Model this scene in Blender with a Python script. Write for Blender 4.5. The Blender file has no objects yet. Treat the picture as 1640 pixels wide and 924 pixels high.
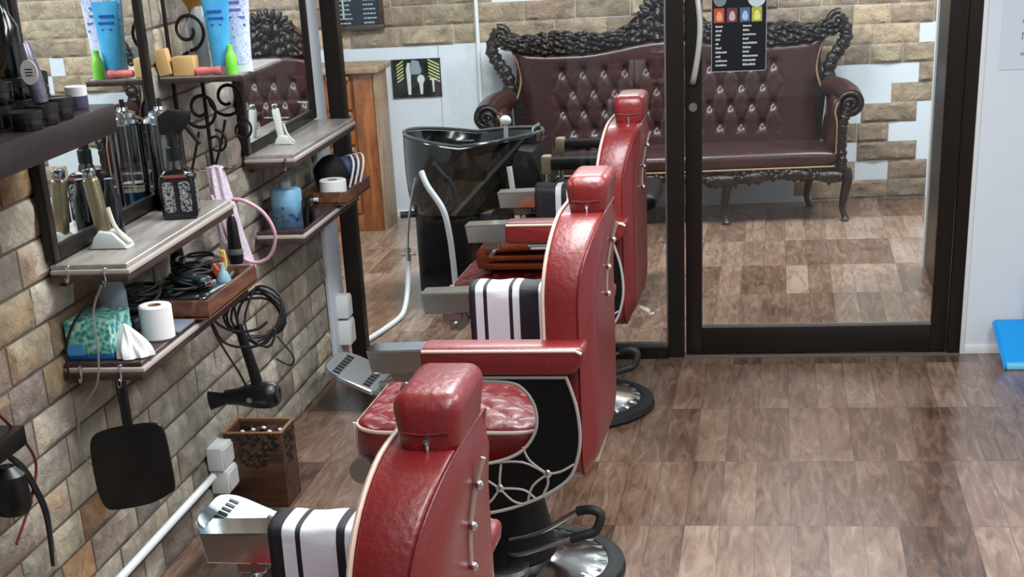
import bpy, bmesh, math, random
from math import sin, cos, pi, radians, sqrt, exp
from mathutils import Vector, Matrix, noise, Euler
random.seed(7)
SC = bpy.context.scene
COL = SC.collection

# ------------------------------------------------------------------ camera
def cam_matrix(yaw, pitch, roll):
    cy, sy = cos(yaw), sin(yaw); cp, sp = cos(pitch), sin(pitch); cr, sr = cos(roll), sin(roll)
    B = Matrix(((1, 0, 0), (0, 0, -1), (0, 1, 0)))
    Ry = Matrix(((cy, -sy, 0), (sy, cy, 0), (0, 0, 1)))
    Rp = Matrix(((1, 0, 0), (0, cp, -sp), (0, sp, cp)))
    Rr = Matrix(((cr, -sr, 0), (sr, cr, 0), (0, 0, 1)))
    M = Rr @ Rp @ B @ Ry                       # world -> (right, down, forward)
    F = Matrix(((1, 0, 0), (0, -1, 0), (0, 0, -1)))
    return (F @ M).transposed()
cd = bpy.data.cameras.new('camera'); cam = bpy.data.objects.new('camera', cd); COL.objects.link(cam)
cam.matrix_world = Matrix.Translation((0, 0, 1.8)) @ cam_matrix(radians(-9.712), radians(26.15), radians(-3.239)).to_4x4()
cd.sensor_fit = 'HORIZONTAL'; cd.sensor_width = 36.0
cd.lens = 36.0 * 2619.0 / 1640.0
cd.shift_x = 0.0; cd.shift_y = (1090.0 - 462.0) / 1640.0      # the photograph is the upper part of a taller frame
cd.clip_start = 0.05
SC.camera = cam
# ------------------------------------------------------------------ light and exposure
SC.view_settings.view_transform = 'Standard'; SC.view_settings.look = 'None'
SC.view_settings.gamma = 1.0; SC.view_settings.use_curve_mapping = False
SC.view_settings.exposure = 0.0
w = bpy.data.worlds.new('world'); SC.world = w; w.use_nodes = True
w.node_tree.nodes['Background'].inputs[0].default_value = (0.8, 0.9, 1, 1)
w.node_tree.nodes['Background'].inputs[1].default_value = 0.35
def area(name, loc, sx, sy, power, colr=(1, .98, .95)):
    l = bpy.data.lights.new(name, 'AREA'); l.shape = 'RECTANGLE'; l.size = sx; l.size_y = sy
    l.energy = power; l.color = colr
    o = bpy.data.objects.new(name, l); o.location = loc; COL.objects.link(o); return o
area('ceiling_panel_light', (0.2, 1.4, 2.72), .5, 1.5, 50, (.95, .98, 1))
area('ceiling_panel_light', (-0.45, 4.3, 2.72), .5, 1.8, 80, (.95, .98, 1))
area('ceiling_panel_light', (1.1, 3.6, 2.72), .5, 2.2, 62, (.95, .98, 1))
area('ceiling_panel_light', (-1.0, 8.0, 2.72), 1.5, .6, 120, (.95, .98, 1))
area('ceiling_panel_light', (0.9, 8.6, 2.72), 1.2, .6, 92, (.95, .98, 1))

# ------------------------------------------------------------------ materials
MATS = {}
def srgb(c):
    return tuple(((v / 255.0) / 12.92 if v <= 10 else (((v / 255.0) + .055) / 1.055) ** 2.4) for v in c) + (1.0,)
def mat(name, c, rough=.5, metal=0., coat=0., bump=0., bscale=40., var=0., vscale=8., trans=0., ior=1.45, emit=0., spec=.5, alpha=1.):
    """principled material; noise-driven colour variation and bump"""
    if name in MATS: return MATS[name]
    m = bpy.data.materials.new(name); m.use_nodes = True; nt = m.node_tree; b = nt.nodes['Principled BSDF']
    c4 = srgb(c)
    b.inputs['Base Color'].default_value = c4; b.inputs['Roughness'].default_value = rough
    b.inputs['Metallic'].default_value = metal; b.inputs['Coat Weight'].default_value = coat
    b.inputs['Coat Roughness'].default_value = .15
    b.inputs['Transmission Weight'].default_value = trans; b.inputs['IOR'].default_value = ior
    b.inputs['Specular IOR Level'].default_value = spec; b.inputs['Alpha'].default_value = alpha
    tc = nt.nodes.new('ShaderNodeTexCoord')
    n = nt.nodes.new('ShaderNodeTexNoise'); n.inputs['Scale'].default_value = vscale; n.inputs['Detail'].default_value = 4
    nt.links.new(tc.outputs['Object'], n.inputs['Vector'])
    mx = nt.nodes.new('ShaderNodeMix'); mx.data_type = 'RGBA'
    mx.inputs['A'].default_value = tuple(v * (1 - var) for v in c4[:3]) + (1,)
    mx.inputs['B'].default_value = tuple(min(1, v * (1 + var)) for v in c4[:3]) + (1,)
    nt.links.new(n.outputs['Fac'], mx.inputs['Factor']); nt.links.new(mx.outputs['Result'], b.inputs['Base Color'])
    if bump:
        n2 = nt.nodes.new('ShaderNodeTexNoise'); n2.inputs['Scale'].default_value = bscale; n2.inputs['Detail'].default_value = 5
        nt.links.new(tc.outputs['Object'], n2.inputs['Vector'])
        bp = nt.nodes.new('ShaderNodeBump'); bp.inputs['Strength'].default_value = bump; bp.inputs['Distance'].default_value = .01
        nt.links.new(n2.outputs['Fac'], bp.inputs['Height']); nt.links.new(bp.outputs['Normal'], b.inputs['Normal'])
    if emit:
        b.inputs['Emission Color'].default_value = c4; b.inputs['Emission Strength'].default_value = emit
    MATS[name] = m; return m
def wood(name, c1, c2, axis='Z', rough=.4, scale=3., stretch=.12, coat=0.):
    if name in MATS: return MATS[name]
    m = bpy.data.materials.new(name); m.use_nodes = True; nt = m.node_tree; b = nt.nodes['Principled BSDF']
    tc = nt.nodes.new('ShaderNodeTexCoord'); mp = nt.nodes.new('ShaderNodeMapping')
    s = [10., 10., 10.]; s['XYZ'.index(axis)] = 10 * stretch
    mp.inputs['Scale'].default_value = s
    n = nt.nodes.new('ShaderNodeTexNoise'); n.inputs['Scale'].default_value = scale; n.inputs['Detail'].default_value = 7
    n.inputs['Distortion'].default_value = .8
    r = nt.nodes.new('ShaderNodeValToRGB'); r.color_ramp.elements[0].position = .33; r.color_ramp.elements[1].position = .7
    r.color_ramp.elements[0].color = srgb(c1); r.color_ramp.elements[1].color = srgb(c2)
    nt.links.new(tc.outputs['Object'], mp.inputs['Vector']); nt.links.new(mp.outputs['Vector'], n.inputs['Vector'])
    nt.links.new(n.outputs['Fac'], r.inputs['Fac']); nt.links.new(r.outputs['Color'], b.inputs['Base Color'])
    bp = nt.nodes.new('ShaderNodeBump'); bp.inputs['Strength'].default_value = .15; bp.inputs['Distance'].default_value = .004
    nt.links.new(n.outputs['Fac'], bp.inputs['Height']); nt.links.new(bp.outputs['Normal'], b.inputs['Normal'])
    b.inputs['Roughness'].default_value = rough; b.inputs['Coat Weight'].default_value = coat
    MATS[name] = m; return m
def glass(name, tint=(1, 1, 1), ior=1.5, gl=1.0):
    """thin clear sheet: mostly see-through with a fresnel reflection"""
    if name in MATS: return MATS[name]
    m = bpy.data.materials.new(name); m.use_nodes = True; nt = m.node_tree; nt.nodes.remove(nt.nodes['Principled BSDF'])
    out = nt.nodes['Material Output']
    t = nt.nodes.new('ShaderNodeBsdfTransparent'); t.inputs[0].default_value = (*tint, 1)
    g = nt.nodes.new('ShaderNodeBsdfGlossy'); g.inputs['Roughness'].default_value = .02
    f = nt.nodes.new('ShaderNodeFresnel'); f.inputs[0].default_value = ior
    mu = nt.nodes.new('ShaderNodeMath'); mu.operation = 'MULTIPLY'; mu.inputs[1].default_value = gl
    mx = nt.nodes.new('ShaderNodeMixShader')
    nt.links.new(f.outputs[0], mu.inputs[0]); nt.links.new(mu.outputs[0], mx.inputs[0])
    nt.links.new(t.outputs[0], mx.inputs[1]); nt.links.new(g.outputs[0], mx.inputs[2]); nt.links.new(mx.outputs[0], out.inputs[0])
    MATS[name] = m; return m
def stripes(name, axis, edges, c_dark, c_light, rough=.6):
    """colour bands along one object axis; edges = positions where dark/light alternate (starts dark)"""
    m = bpy.data.materials.new(name); m.use_nodes = True; nt = m.node_tree; b = nt.nodes['Principled BSDF']
    tc = nt.nodes.new('ShaderNodeTexCoord'); sp = nt.nodes.new('ShaderNodeSeparateXYZ')
    nt.links.new(tc.outputs['Object'], sp.inputs[0]); src = sp.outputs['XYZ'.index(axis)]
    a0, a1 = edges[0], edges[-1]
    mr = nt.nodes.new('ShaderNodeMapRange'); mr.inputs['From Min'].default_value = a0; mr.inputs['From Max'].default_value = a1
    nt.links.new(src, mr.inputs['Value'])
    r = nt.nodes.new('ShaderNodeValToRGB'); r.color_ramp.interpolation = 'CONSTANT'
    els = r.color_ramp.elements
    cs = [srgb(c_dark), srgb(c_light)]
    els[0].position = 0; els[0].color = cs[0]
    els.remove(els[1])
    for i, e in enumerate(edges[1:-1]):
        el = els.new((e - a0) / (a1 - a0)); el.color = cs[(i + 1) % 2]
    nt.links.new(mr.outputs[0], r.inputs['Fac']); nt.links.new(r.outputs['Color'], b.inputs['Base Color'])
    b.inputs['Roughness'].default_value = rough
    n2 = nt.nodes.new('ShaderNodeTexNoise'); n2.inputs['Scale'].default_value = 300
    bp = nt.nodes.new('ShaderNodeBump'); bp.inputs['Strength'].default_value = .2; bp.inputs['Distance'].default_value = .003
    nt.links.new(tc.outputs['Object'], n2.inputs['Vector']); nt.links.new(n2.outputs['Fac'], bp.inputs['Height']); nt.links.new(bp.outputs['Normal'], b.inputs['Normal'])
    return m
def stone_mat(name):
    m = bpy.data.materials.new(name); m.use_nodes = True; nt = m.node_tree; b = nt.nodes['Principled BSDF']
    at = nt.nodes.new('ShaderNodeAttribute'); at.attribute_name = 'Col'
    tc = nt.nodes.new('ShaderNodeTexCoord')
    n = nt.nodes.new('ShaderNodeTexNoise'); n.inputs['Scale'].default_value = 9; n.inputs['Detail'].default_value = 8; n.inputs['Roughness'].default_value = .65
    n.inputs['Distortion'].default_value = .6
    mr = nt.nodes.new('ShaderNodeMapRange'); mr.inputs['From Min'].default_value = .3; mr.inputs['From Max'].default_value = .7
    mr.inputs['To Min'].default_value = .66; mr.inputs['To Max'].default_value = 1.5
    mx = nt.nodes.new('ShaderNodeMix'); mx.data_type = 'RGBA'; mx.blend_type = 'MULTIPLY'; mx.inputs['Factor'].default_value = 1
    nt.links.new(tc.outputs['Object'], n.inputs['Vector']); nt.links.new(n.outputs['Fac'], mr.inputs['Value'])
    nt.links.new(at.outputs['Color'], mx.inputs['A']); nt.links.new(mr.outputs[0], mx.inputs['B'])
    nt.links.new(mx.outputs['Result'], b.inputs['Base Color'])
    n2 = nt.nodes.new('ShaderNodeTexNoise'); n2.inputs['Scale'].default_value = 24; n2.inputs['Detail'].default_value = 9; n2.inputs['Roughness'].default_value = .7; n2.inputs['Distortion'].default_value = .8
    bp = nt.nodes.new('ShaderNodeBump'); bp.inputs['Strength'].default_value = 1.; bp.inputs['Distance'].default_value = .022
    nt.links.new(tc.outputs['Object'], n2.inputs['Vector']); nt.links.new(n2.outputs['Fac'], bp.inputs['Height']); nt.links.new(bp.outputs['Normal'], b.inputs['Normal'])
    b.inputs['Roughness'].default_value = .75
    return m
def floor_mat(name):
    """wood-look porcelain tiles: 0.107 m planks printed on rows 0.6 m deep, glossy glaze"""
    m = bpy.data.materials.new(name); m.use_nodes = True; nt = m.node_tree; b = nt.nodes['Principled BSDF']; L = nt.links.new
    def M(op, a, bb=None, c=None):
        nd = nt.nodes.new('ShaderNodeMath'); nd.operation = op
        for i, v in enumerate((a, bb, c)):
            if v is None: continue
            if hasattr(v, 'is_linked') or hasattr(v, 'links'): L(v, nd.inputs[i])
            else: nd.inputs[i].default_value = v
        return nd.outputs[0]
    tc = nt.nodes.new('ShaderNodeTexCoord'); sp = nt.nodes.new('ShaderNodeSeparateXYZ'); L(tc.outputs['Object'], sp.inputs[0])
    X, Y = sp.outputs[0], sp.outputs[1]
    u = M('DIVIDE', M('SUBTRACT', X, 0.0757), 0.1063); v = M('DIVIDE', M('SUBTRACT', Y, 5.297), 0.6)
    iu, iv = M('FLOOR', u), M('FLOOR', v); fu, fv = M('FRACT', u), M('FRACT', v)
    cb = nt.nodes.new('ShaderNodeCombineXYZ'); L(iu, cb.inputs[0]); L(iv, cb.inputs[1])
    wn = nt.nodes.new('ShaderNodeTexWhiteNoise'); wn.noise_dimensions = '3D'; L(cb.outputs[0], wn.inputs['Vector'])
    # whole-tile tone (5 planks wide)
    cb2 = nt.nodes.new('ShaderNodeCombineXYZ'); L(M('FLOOR', M('DIVIDE', u, 5.0)), cb2.inputs[0]); L(iv, cb2.inputs[1]); cb2.inputs[2].default_value = 3.3
    wn2 = nt.nodes.new('ShaderNodeTexWhiteNoise'); wn2.noise_dimensions = '3D'; L(cb2.outputs[0], wn2.inputs['Vector'])
    # grain
    gv = nt.nodes.new('ShaderNodeCombineXYZ'); L(M('MULTIPLY', X, 26.), gv.inputs[0]); L(M('MULTIPLY', Y, 4.), gv.inputs[1]); L(M('MULTIPLY', wn.outputs['Value'], 37.), gv.inputs[2])
    g = nt.nodes.new('ShaderNodeTexNoise'); g.inputs['Scale'].default_value = 1.; g.inputs['Detail'].default_value = 8; g.inputs['Distortion'].default_value = 1.2
    g.inputs['Roughness'].default_value = .62
    L(gv.outputs[0], g.inputs['Vector'])
    big = nt.nodes.new('ShaderNodeTexNoise'); big.inputs['Scale'].default_value = 3.2; big.inputs['Detail'].default_value = 3; L(tc.outputs['Object'], big.inputs['Vector'])
    t = M('ADD', M('ADD', M('MULTIPLY', g.outputs['Fac'], .85), M('MULTIPLY', wn.outputs['Value'], .22)), M('ADD', M('MULTIPLY', wn2.outputs['Value'], .20), M('MULTIPLY', big.outputs['Fac'], .25)))
    r = nt.nodes.new('ShaderNodeValToRGB'); e = r.color_ramp.elements
    e[0].position = .45; e[0].color = srgb((64, 44, 34)); e[1].position = 1.12 if False else 1.0; e[1].color = srgb((158, 136, 120))
    k = e.new(.62); k.color = srgb((100, 75, 61)); k = e.new(.8); k.color = srgb((128, 103, 88))
    L(t, r.inputs['Fac'])
    # joints
    du = M('MINIMUM', fu, M('SUBTRACT', 1.0, fu)); dv = M('MINIMUM', fv, M('SUBTRACT', 1.0, fv))
    ju = M('LESS_THAN', du, .014); jv = M('LESS_THAN', dv, .0035)
    mx = nt.nodes.new('ShaderNodeMix'); mx.data_type = 'RGBA'; L(M('MULTIPLY', ju, .55), mx.inputs['Factor']); L(r.outputs['Color'], mx.inputs['A']); mx.inputs['B'].default_value = srgb((62, 50, 44))
    mx2 = nt.nodes.new('ShaderNodeMix'); mx2.data_type = 'RGBA'; L(M('MULTIPLY', jv, .8), mx2.inputs['Factor']); L(mx.outputs['Result'], mx2.inputs['A']); mx2.inputs['B'].default_value = srgb((74, 62, 56))
    L(mx2.outputs['Result'], b.inputs['Base Color'])
    b.inputs['Roughness'].default_value = .2
    rr = nt.nodes.new('ShaderNodeMapRange'); L(big.outputs['Fac'], rr.inputs['Value']); rr.inputs['To Min'].default_value = .12; rr.inputs['To Max'].default_value = .34
    L(rr.outputs[0], b.inputs['Roughness'])
    bp = nt.nodes.new('ShaderNodeBump'); bp.inputs['Strength'].default_value = .12; bp.inputs['Distance'].default_value = .003
    L(M('SUBTRACT', g.outputs['Fac'], M('MAXIMUM', M('MULTIPLY', ju, .4), jv)), bp.inputs['Height']); L(bp.outputs['Normal'], b.inputs['Normal'])
    return m

WHITE = mat('white_paint', (214, 222, 230), .35, var=.03)
PVC = mat('white_plastic', (222, 225, 225), .4)
FRAME = mat('dark_brown_aluminium', (27, 21, 17), .38, spec=.35)
CHROME = mat('chrome', (215, 218, 220), .12, metal=1.)
STEEL = mat('brushed_steel', (170, 172, 172), .3, metal=1., bump=.1, bscale=200)
RED = mat('red_leather', (122, 20, 22), .42, coat=.18, bump=.2, bscale=70, var=.25, vscale=5, spec=.9)
CREAM = mat('cream_piping', (222, 196, 180), .45)
BLACKV = mat('black_vinyl', (9, 9, 11), .45, spec=.3)
BLACKP = mat('black_plastic', (16, 16, 17), .35)
BLACKG = mat('glossy_black', (9, 11, 12), .08, coat=.6)
RUBBER = mat('black_rubber', (24, 26, 27), .6)
BROWNL = mat('brown_leather', (54, 30, 30), .33, coat=.2, bump=.15, bscale=60, var=.25, vscale=4)
CARVED = mat('carved_dark_wood', (24, 17, 16), .36, coat=.15, bump=.5, bscale=70, var=.3)
GOLDP = mat('tan_piping', (150, 120, 95), .5)
SHELFT = wood('grey_wood_laminate', (128, 120, 114), (168, 162, 156), 'Y', .28)
SHELFD = wood('dark_wood_laminate', (44, 33, 31), (74, 58, 54), 'Y', .35)
EDGE = mat('pale_edging', (176, 166, 160), .4)
TRAYW = wood('brown_tray_wood', (70, 40, 28), (126, 84, 62), 'Y', .45)
CABW = wood('orange_brown_wood', (110, 58, 24), (178, 108, 58), 'Z', .35, coat=.2)
CABE = wood('pale_worn_wood', (130, 104, 80), (176, 150, 122), 'Z', .5)
BOXW = wood('dark_carved_box_wood', (38, 22, 14), (92, 56, 32), 'X', .5)
IRON = mat('black_wrought_iron', (22, 19, 18), .5, metal=.3)
PAPER = mat('white_paper', (232, 232, 232), .8)
CLEAR = glass('clear_glass', (.985, .99, .99), 1.5, 1.0)
PANE = glass('partition_glass', (.93, .955, .95), 1.5, 1.0)
JARGL = glass('jar_glass', (.86, .9, .9), 1.5, 1.6)
BLUEL = mat('blue_disinfectant', (10, 100, 160), .05, trans=.4)
BLUEP = mat('bright_blue_plastic', (20, 150, 225), .35)
MIRROR = mat('mirror_silver', (238, 242, 242), .0, metal=1.)
STONE = stone_mat('split_stone')

# ------------------------------------------------------------------ mesh helper
class MB:
    def __init__(s): s.bm = bmesh.new()
    def xf(s, vs, mx):
        if mx is not None: bmesh.ops.transform(s.bm, matrix=mx, verts=vs)
    def box(s, x0, x1, y0, y1, z0, z1, bev=0., seg=2, mx=None):
        r = bmesh.ops.create_cube(s.bm, size=1.0); vs = r['verts']
        for v in vs: v.co = Vector(((x0 + x1) / 2 + v.co.x * (x1 - x0), (y0 + y1) / 2 + v.co.y * (y1 - y0), (z0 + z1) / 2 + v.co.z * (z1 - z0)))
        if bev > 0:
            es = list({e for v in vs for e in v.link_edges})
            r = bmesh.ops.bevel(s.bm, geom=es, offset=bev, segments=seg, affect='EDGES', profile=.5)
            vs = list({v for f in r['faces'] for v in f.verts} | {v for v in vs if v.is_valid})
        s.xf(vs, mx); return s
    def lathe(s, prof, c=(0, 0, 0), n=32, sx=1., sy=1., mx=None, wob=None):
        """prof: list of (r, z) bottom to top, revolved about z at c"""
        rings = []; allv = []
        for r, z in prof:
            if r < 1e-6:
                v = s.bm.verts.new((c[0], c[1], c[2] + z)); rings.append([v] * n); allv.append(v)
            else:
                ring = []
                for i in range(n):
                    a = 2 * pi * i / n; k = 1. if wob is None else wob(a, z)
                    ring.append(s.bm.verts.new((c[0] + r * k * sx * cos(a), c[1] + r * k * sy * sin(a), c[2] + z)))
                rings.append(ring); allv += ring
        for A, B in zip(rings, rings[1:]):
            for i in range(n):
                q = [A[i], A[(i + 1) % n], B[(i + 1) % n], B[i]]
                u = []
                for v in q:
                    if v not in u: u.append(v)
                if len(u) >= 3:
                    try: s.bm.faces.new(u)
                    except ValueError: pass
        for ring, rev in ((rings[0], True), (rings[-1], False)):
            if ring[0] is not ring[1]:
                s.bm.faces.new(list(reversed(ring)) if rev else ring)
        s.xf(allv, mx); return s
    def cyl(s, p0, p1, r0, r1=None, n=20, cap=True):
        r1 = r0 if r1 is None else r1
        p0, p1 = Vector(p0), Vector(p1); d = p1 - p0; q = d.to_track_quat('Z', 'Y').to_matrix().to_4x4()
        return s.lathe([(r0, 0), (r1, d.length)], n=n, mx=Matrix.Translation(p0) @ q)
    def sph(s, c, r, sx=1, sy=1, sz=1, n=12, mx=None):
        res = bmesh.ops.create_uvsphere(s.bm, u_segments=n, v_segments=max(6, n // 2 + 2), radius=r)
        for v in res['verts']: v.co = Vector((v.co.x * sx, v.co.y * sy, v.co.z * sz))
        if mx is not None: bmesh.ops.transform(s.bm, matrix=mx, verts=res['verts'])
        for v in res['verts']: v.co += Vector(c)
        return s
    def tube(s, pts, r, n=8, closed=False, smooth=0, flat=1.0):
        pts = [Vector(p) for p in pts]
        if smooth: pts = spline(pts, smooth, closed)
        N = len(pts); rings = []; up = None
        rad = r if callable(r) else (lambda t: r)
        for i, p in enumerate(pts):
            if closed: d = pts[(i + 1) % N] - pts[i - 1]
            else: d = pts[min(i + 1, N - 1)] - pts[max(i - 1, 0)]
            if d.length < 1e-9: d = Vector((0, 0, 1))
            d.normalize()
            if up is None:
                up = Vector((0, 0, 1)) if abs(d.z) < .9 else Vector((0, 1, 0))
            sd = d.cross(up)
            if sd.length < 1e-6: sd = d.orthogonal()
            sd.normalize(); up = sd.cross(d).normalized()
            rr = rad(i / max(1, N - 1))
            rings.append([s.bm.verts.new(p + sd * rr * cos(2 * pi * k / n) + up * rr * flat * sin(2 * pi * k / n)) for k in range(n)])
        rng = range(N) if closed else range(N - 1)
        for i in rng:
            A, B = rings[i], rings[(i + 1) % N]
            for k in range(n): s.bm.faces.new((A[k], A[(k + 1) % n], B[(k + 1) % n], B[k]))
        if not closed:
            s.bm.faces.new(list(reversed(rings[0]))); s.bm.faces.new(rings[-1])
        return s
    def prism(s, poly, axis, a0, a1, bev=0., seg=2):
        """extrude a 2-D outline along an axis. axis 'X': poly=(y,z); 'Y': (x,z); 'Z': (x,y)"""
        def P(p, a):
            return {'X': (a, p[0], p[1]), 'Y': (p[0], a, p[1]), 'Z': (p[0], p[1], a)}[axis]
        A = [s.bm.verts.new(P(p, a0)) for p in poly]; B = [s.bm.verts.new(P(p, a1)) for p in poly]
        fa = s.bm.faces.new(A); fb = s.bm.faces.new(list(reversed(B))); n = len(poly); fs = [fa, fb]
        for i in range(n): fs.append(s.bm.faces.new((A[i], B[i], B[(i + 1) % n], A[(i + 1) % n])))
        bmesh.ops.recalc_face_normals(s.bm, faces=fs)
        if bev > 0:
            es = list(set(fa.edges) | set(fb.edges))
            bmesh.ops.bevel(s.bm, geom=es, offset=bev, segments=seg, affect='EDGES', profile=.5)
        return s
    def grid(s, fn, nu, nv, closed_u=False):
        V = [[s.bm.verts.new(fn(i / (nu if closed_u else nu - 1), j / (nv - 1))) for j in range(nv)] for i in range(nu)]
        for i in range(nu if closed_u else nu - 1):
            for j in range(nv - 1):
                s.bm.faces.new((V[i][j], V[(i + 1) % nu][j], V[(i + 1) % nu][j + 1], V[i][j + 1]))
        return V
    def build(s, name, m, parent=None, smooth=True, kind=None, angle=40, recalc=True, **props):
        if recalc: bmesh.ops.recalc_face_normals(s.bm, faces=s.bm.faces[:])
        if parent is not None:
            W = world_of(parent); bmesh.ops.transform(s.bm, matrix=W.inverted(), verts=s.bm.verts[:])
        me = bpy.data.meshes.new(name)
        if parent is None and kind != 'structure':
            # put the thing's origin at its base centre
            xs = [v.co.x for v in s.bm.verts]; ys = [v.co.y for v in s.bm.verts]; zs = [v.co.z for v in s.bm.verts]
            o0 = Vector(((min(xs) + max(xs)) / 2, (min(ys) + max(ys)) / 2, min(zs)))
            if props.get('keep'): o0 = Vector()
            for v in s.bm.verts: v.co -= o0
        else: o0 = Vector()
        s.bm.to_mesh(me); s.bm.free()
        if smooth:
            me.shade_smooth(); me.set_sharp_from_angle(angle=radians(angle))
        me.materials.append(m)
        o = bpy.data.objects.new(name, me); COL.objects.link(o); o.location = o0
        if parent is not None:
            o.parent = parent; o.location = (0, 0, 0)
        if kind: o['kind'] = kind
        return o
def world_of(o):
    M = Matrix.LocRotScale(o.location, o.rotation_euler.to_quaternion(), o.scale)
    return (world_of(o.parent) @ M) if o.parent else M
def spline(P, k, closed=False):
    out = []; n = len(P)
    for i in range(n if closed else n - 1):
        p0 = P[(i - 1) % n] if closed or i > 0 else P[0]; p1 = P[i]; p2 = P[(i + 1) % n]
        p3 = P[(i + 2) % n] if closed or i + 2 < n else P[-1]
        for j in range(k):
            t = j / k
            out.append(.5 * ((2 * p1) + (p2 - p0) * t + (2 * p0 - 5 * p1 + 4 * p2 - p3) * t * t + (3 * p1 - p0 - 3 * p2 + p3) * t ** 3))
    if not closed: out.append(P[-1].copy())
    return out
def spl2(pts, k=6, closed=False):
    return [(v.x, v.y) for v in spline([Vector((p[0], p[1], 0)) for p in pts], k, closed)]
def rrect(u0, u1, v0, v1, r, n=6, rs=None):
    """rounded rectangle outline; rs = (bl, br, tr, tl) radii"""
    rs = rs or (r, r, r, r); out = []
    for (cx, cy, a0, rr) in ((u0, v0, pi, rs[0]), (u1, v0, 1.5 * pi, rs[1]), (u1, v1, 0, rs[2]), (u0, v1, .5 * pi, rs[3])):
        x = cx + rr if cx == u0 else cx - rr; y = cy + rr if cy == v0 else cy - rr
        for i in range(n + 1):
            a = a0 + .5 * pi * i / n; out.append((x + rr * cos(a), y + rr * sin(a)))
    return out
def tag(o, label, cat, group=None, kind=None):
    o['label'] = label; o['category'] = cat
    if group: o['group'] = group
    if kind: o['kind'] = kind
    return o
def thing(name, label, cat, loc=(0, 0, 0), rz=0., group=None):
    o = bpy.data.objects.new(name, None); COL.objects.link(o); o.empty_display_size = .05
    o.location = loc; o.rotation_euler = (0, 0, rz); return tag(o, label, cat, group)
def copy_tree(o, parent=None):
    c = o.copy(); COL.objects.link(c)
    if parent is not None: c.parent = parent
    for ch in list(o.children): copy_tree(ch, c)
    return c
def S(mb, name, m, **k): return mb.build(name, m, None, kind='structure', **k)

# ------------------------------------------------------------------ setting
YP = 6.62           # plane of the glass partition
XW = -1.746         # face of the stone wall on the left
FL = floor_mat('wood_look_tiles')
fl = MB(); fl.box(-3.3, 2.7, -1.6, 10.3, -.08, 0); S(fl, 'floor', FL, smooth=False)
CE = mat('ceiling_white', (225, 228, 230), .8)
c = MB(); c.box(-3.3, 2.7, -1.6, 10.4, 2.75, 2.85); S(c, 'ceiling', CE, smooth=False)
c = MB(); c.box(2.6, 2.7, -1.6, 10.4, 0, 2.75); S(c, 'wall_right', WHITE, smooth=False)
c = MB(); c.box(-1.9, 2.7, -1.7, -1.6, 0, 2.75); S(c, 'wall_rear', WHITE, smooth=False)
c = MB(); c.box(-3.35, -3.25, 6.5, 10.4, 0, 2.75); S(c, 'wall_side_room_left', WHITE, smooth=False)
c = MB(); c.box(-3.3, -1.93, 6.5, 6.62, 0, 2.75); S(c, 'wall_side_room_near', WHITE, smooth=False)

def stones(name, u0, u1, z0, z1, course, wmin, wmax, pal, place, gap=.004, seed=1, skip=None, depth=.016, fixed=None, kind='structure', off=0.):
    """one cladding mesh of split-faced stones; place(u, z, d) -> point"""
    rnd = random.Random(seed); bm = bmesh.new(); cl = bm.loops.layers.float_color.new('Col')
    bricks = []
    if fixed: bricks = list(fixed)
    else:
        z = z0; r = 0
        while z < z1 - .02:
            zz = min(z + course, z1); u = u0 - rnd.uniform(0, wmax * .6)
            while u < u1:
                ww = rnd.uniform(wmin, wmax); a, b2 = max(u, u0), min(u + ww, u1)
                if b2 - a > .02: bricks.append((a, b2, z, zz))
                u += ww
            z += course; r += 1
    for (a, b2, za, zb) in bricks:
        if skip and skip((a + b2) / 2, (za + zb) / 2): continue
        nu = max(4, int((b2 - a) / .015)); nz = max(3, int((zb - za) / .015)); sd = rnd.uniform(0, 90); dd = rnd.uniform(.4, 1.) * depth
        c0 = rnd.choice(pal); j = rnd.uniform(.86, 1.1); rgb = srgb([min(255, q * j) for q in c0]); c1 = srgb([min(255, q * j) for q in rnd.choice(pal)])
        V = []
        for i in range(nu + 1):
            row = []
            for k in range(nz + 1):
                uu = a + gap + (b2 - a - 2 * gap) * i / nu; vv = za + gap + (zb - za - 2 * gap) * k / nz
                e = min(i, nu - i, k, nz - k)
                h = noise.fractal(Vector((uu * 12 + sd, vv * 20, sd)), .8, 2, 5) * .85 + noise.noise(Vector((uu * 6 + vv * 12, sd, 0))) * .8
                d = dd * (1 + .55 * h) if e > 0 else dd * .35
                row.append((bm.verts.new(place(uu, vv, max(.002, d))), h))
            V.append(row)
        def face(vs, hs):
            f = bm.faces.new(vs)
            for lp, h in zip(f.loops, hs):
                t = min(1, max(0, .5 + h * .8)); lp[cl] = tuple(rgb[q] * (1 - t * .5) + c1[q] * t * .5 for q in range(3)) + (1,)
        for i in range(nu):
            for k in range(nz):
                q = [V[i][k], V[i + 1][k], V[i + 1][k + 1], V[i][k + 1]]; face([x[0] for x in q], [x[1] for x in q])
        rim = [(a + gap + (b2 - a - 2 * gap) * i / nu, za + gap, V[i][0]) for i in range(nu + 1)] + [(b2 - gap, za + gap + (zb - za - 2 * gap) * k / nz, V[nu][k]) for k in range(1, nz + 1)] \
            + [(a + gap + (b2 - a - 2 * gap) * i / nu, zb - gap, V[i][nz]) for i in range(nu - 1, -1, -1)] + [(a + gap, za + gap + (zb - za - 2 * gap) * k / nz, V[0][k]) for k in range(nz - 1, 0, -1)]
        bv = [bm.verts.new(place(x[0], x[1], -.002)) for x in rim]
        for i in range(len(rim)):
            j2 = (i + 1) % len(rim); face([bv[i], bv[j2], rim[j2][2][0], rim[i][2][0]], [0, 0, 0, 0])
    bmesh.ops.recalc_face_normals(bm, faces=bm.faces[:])
    me = bpy.data.meshes.new(name); bm.to_mesh(me); bm.free(); me.shade_smooth(); me.set_sharp_from_angle(angle=radians(38))
    me.materials.append(STONE); o = bpy.data.objects.new(name, me); COL.objects.link(o)
    if kind: o['kind'] = kind
    return o
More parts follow.
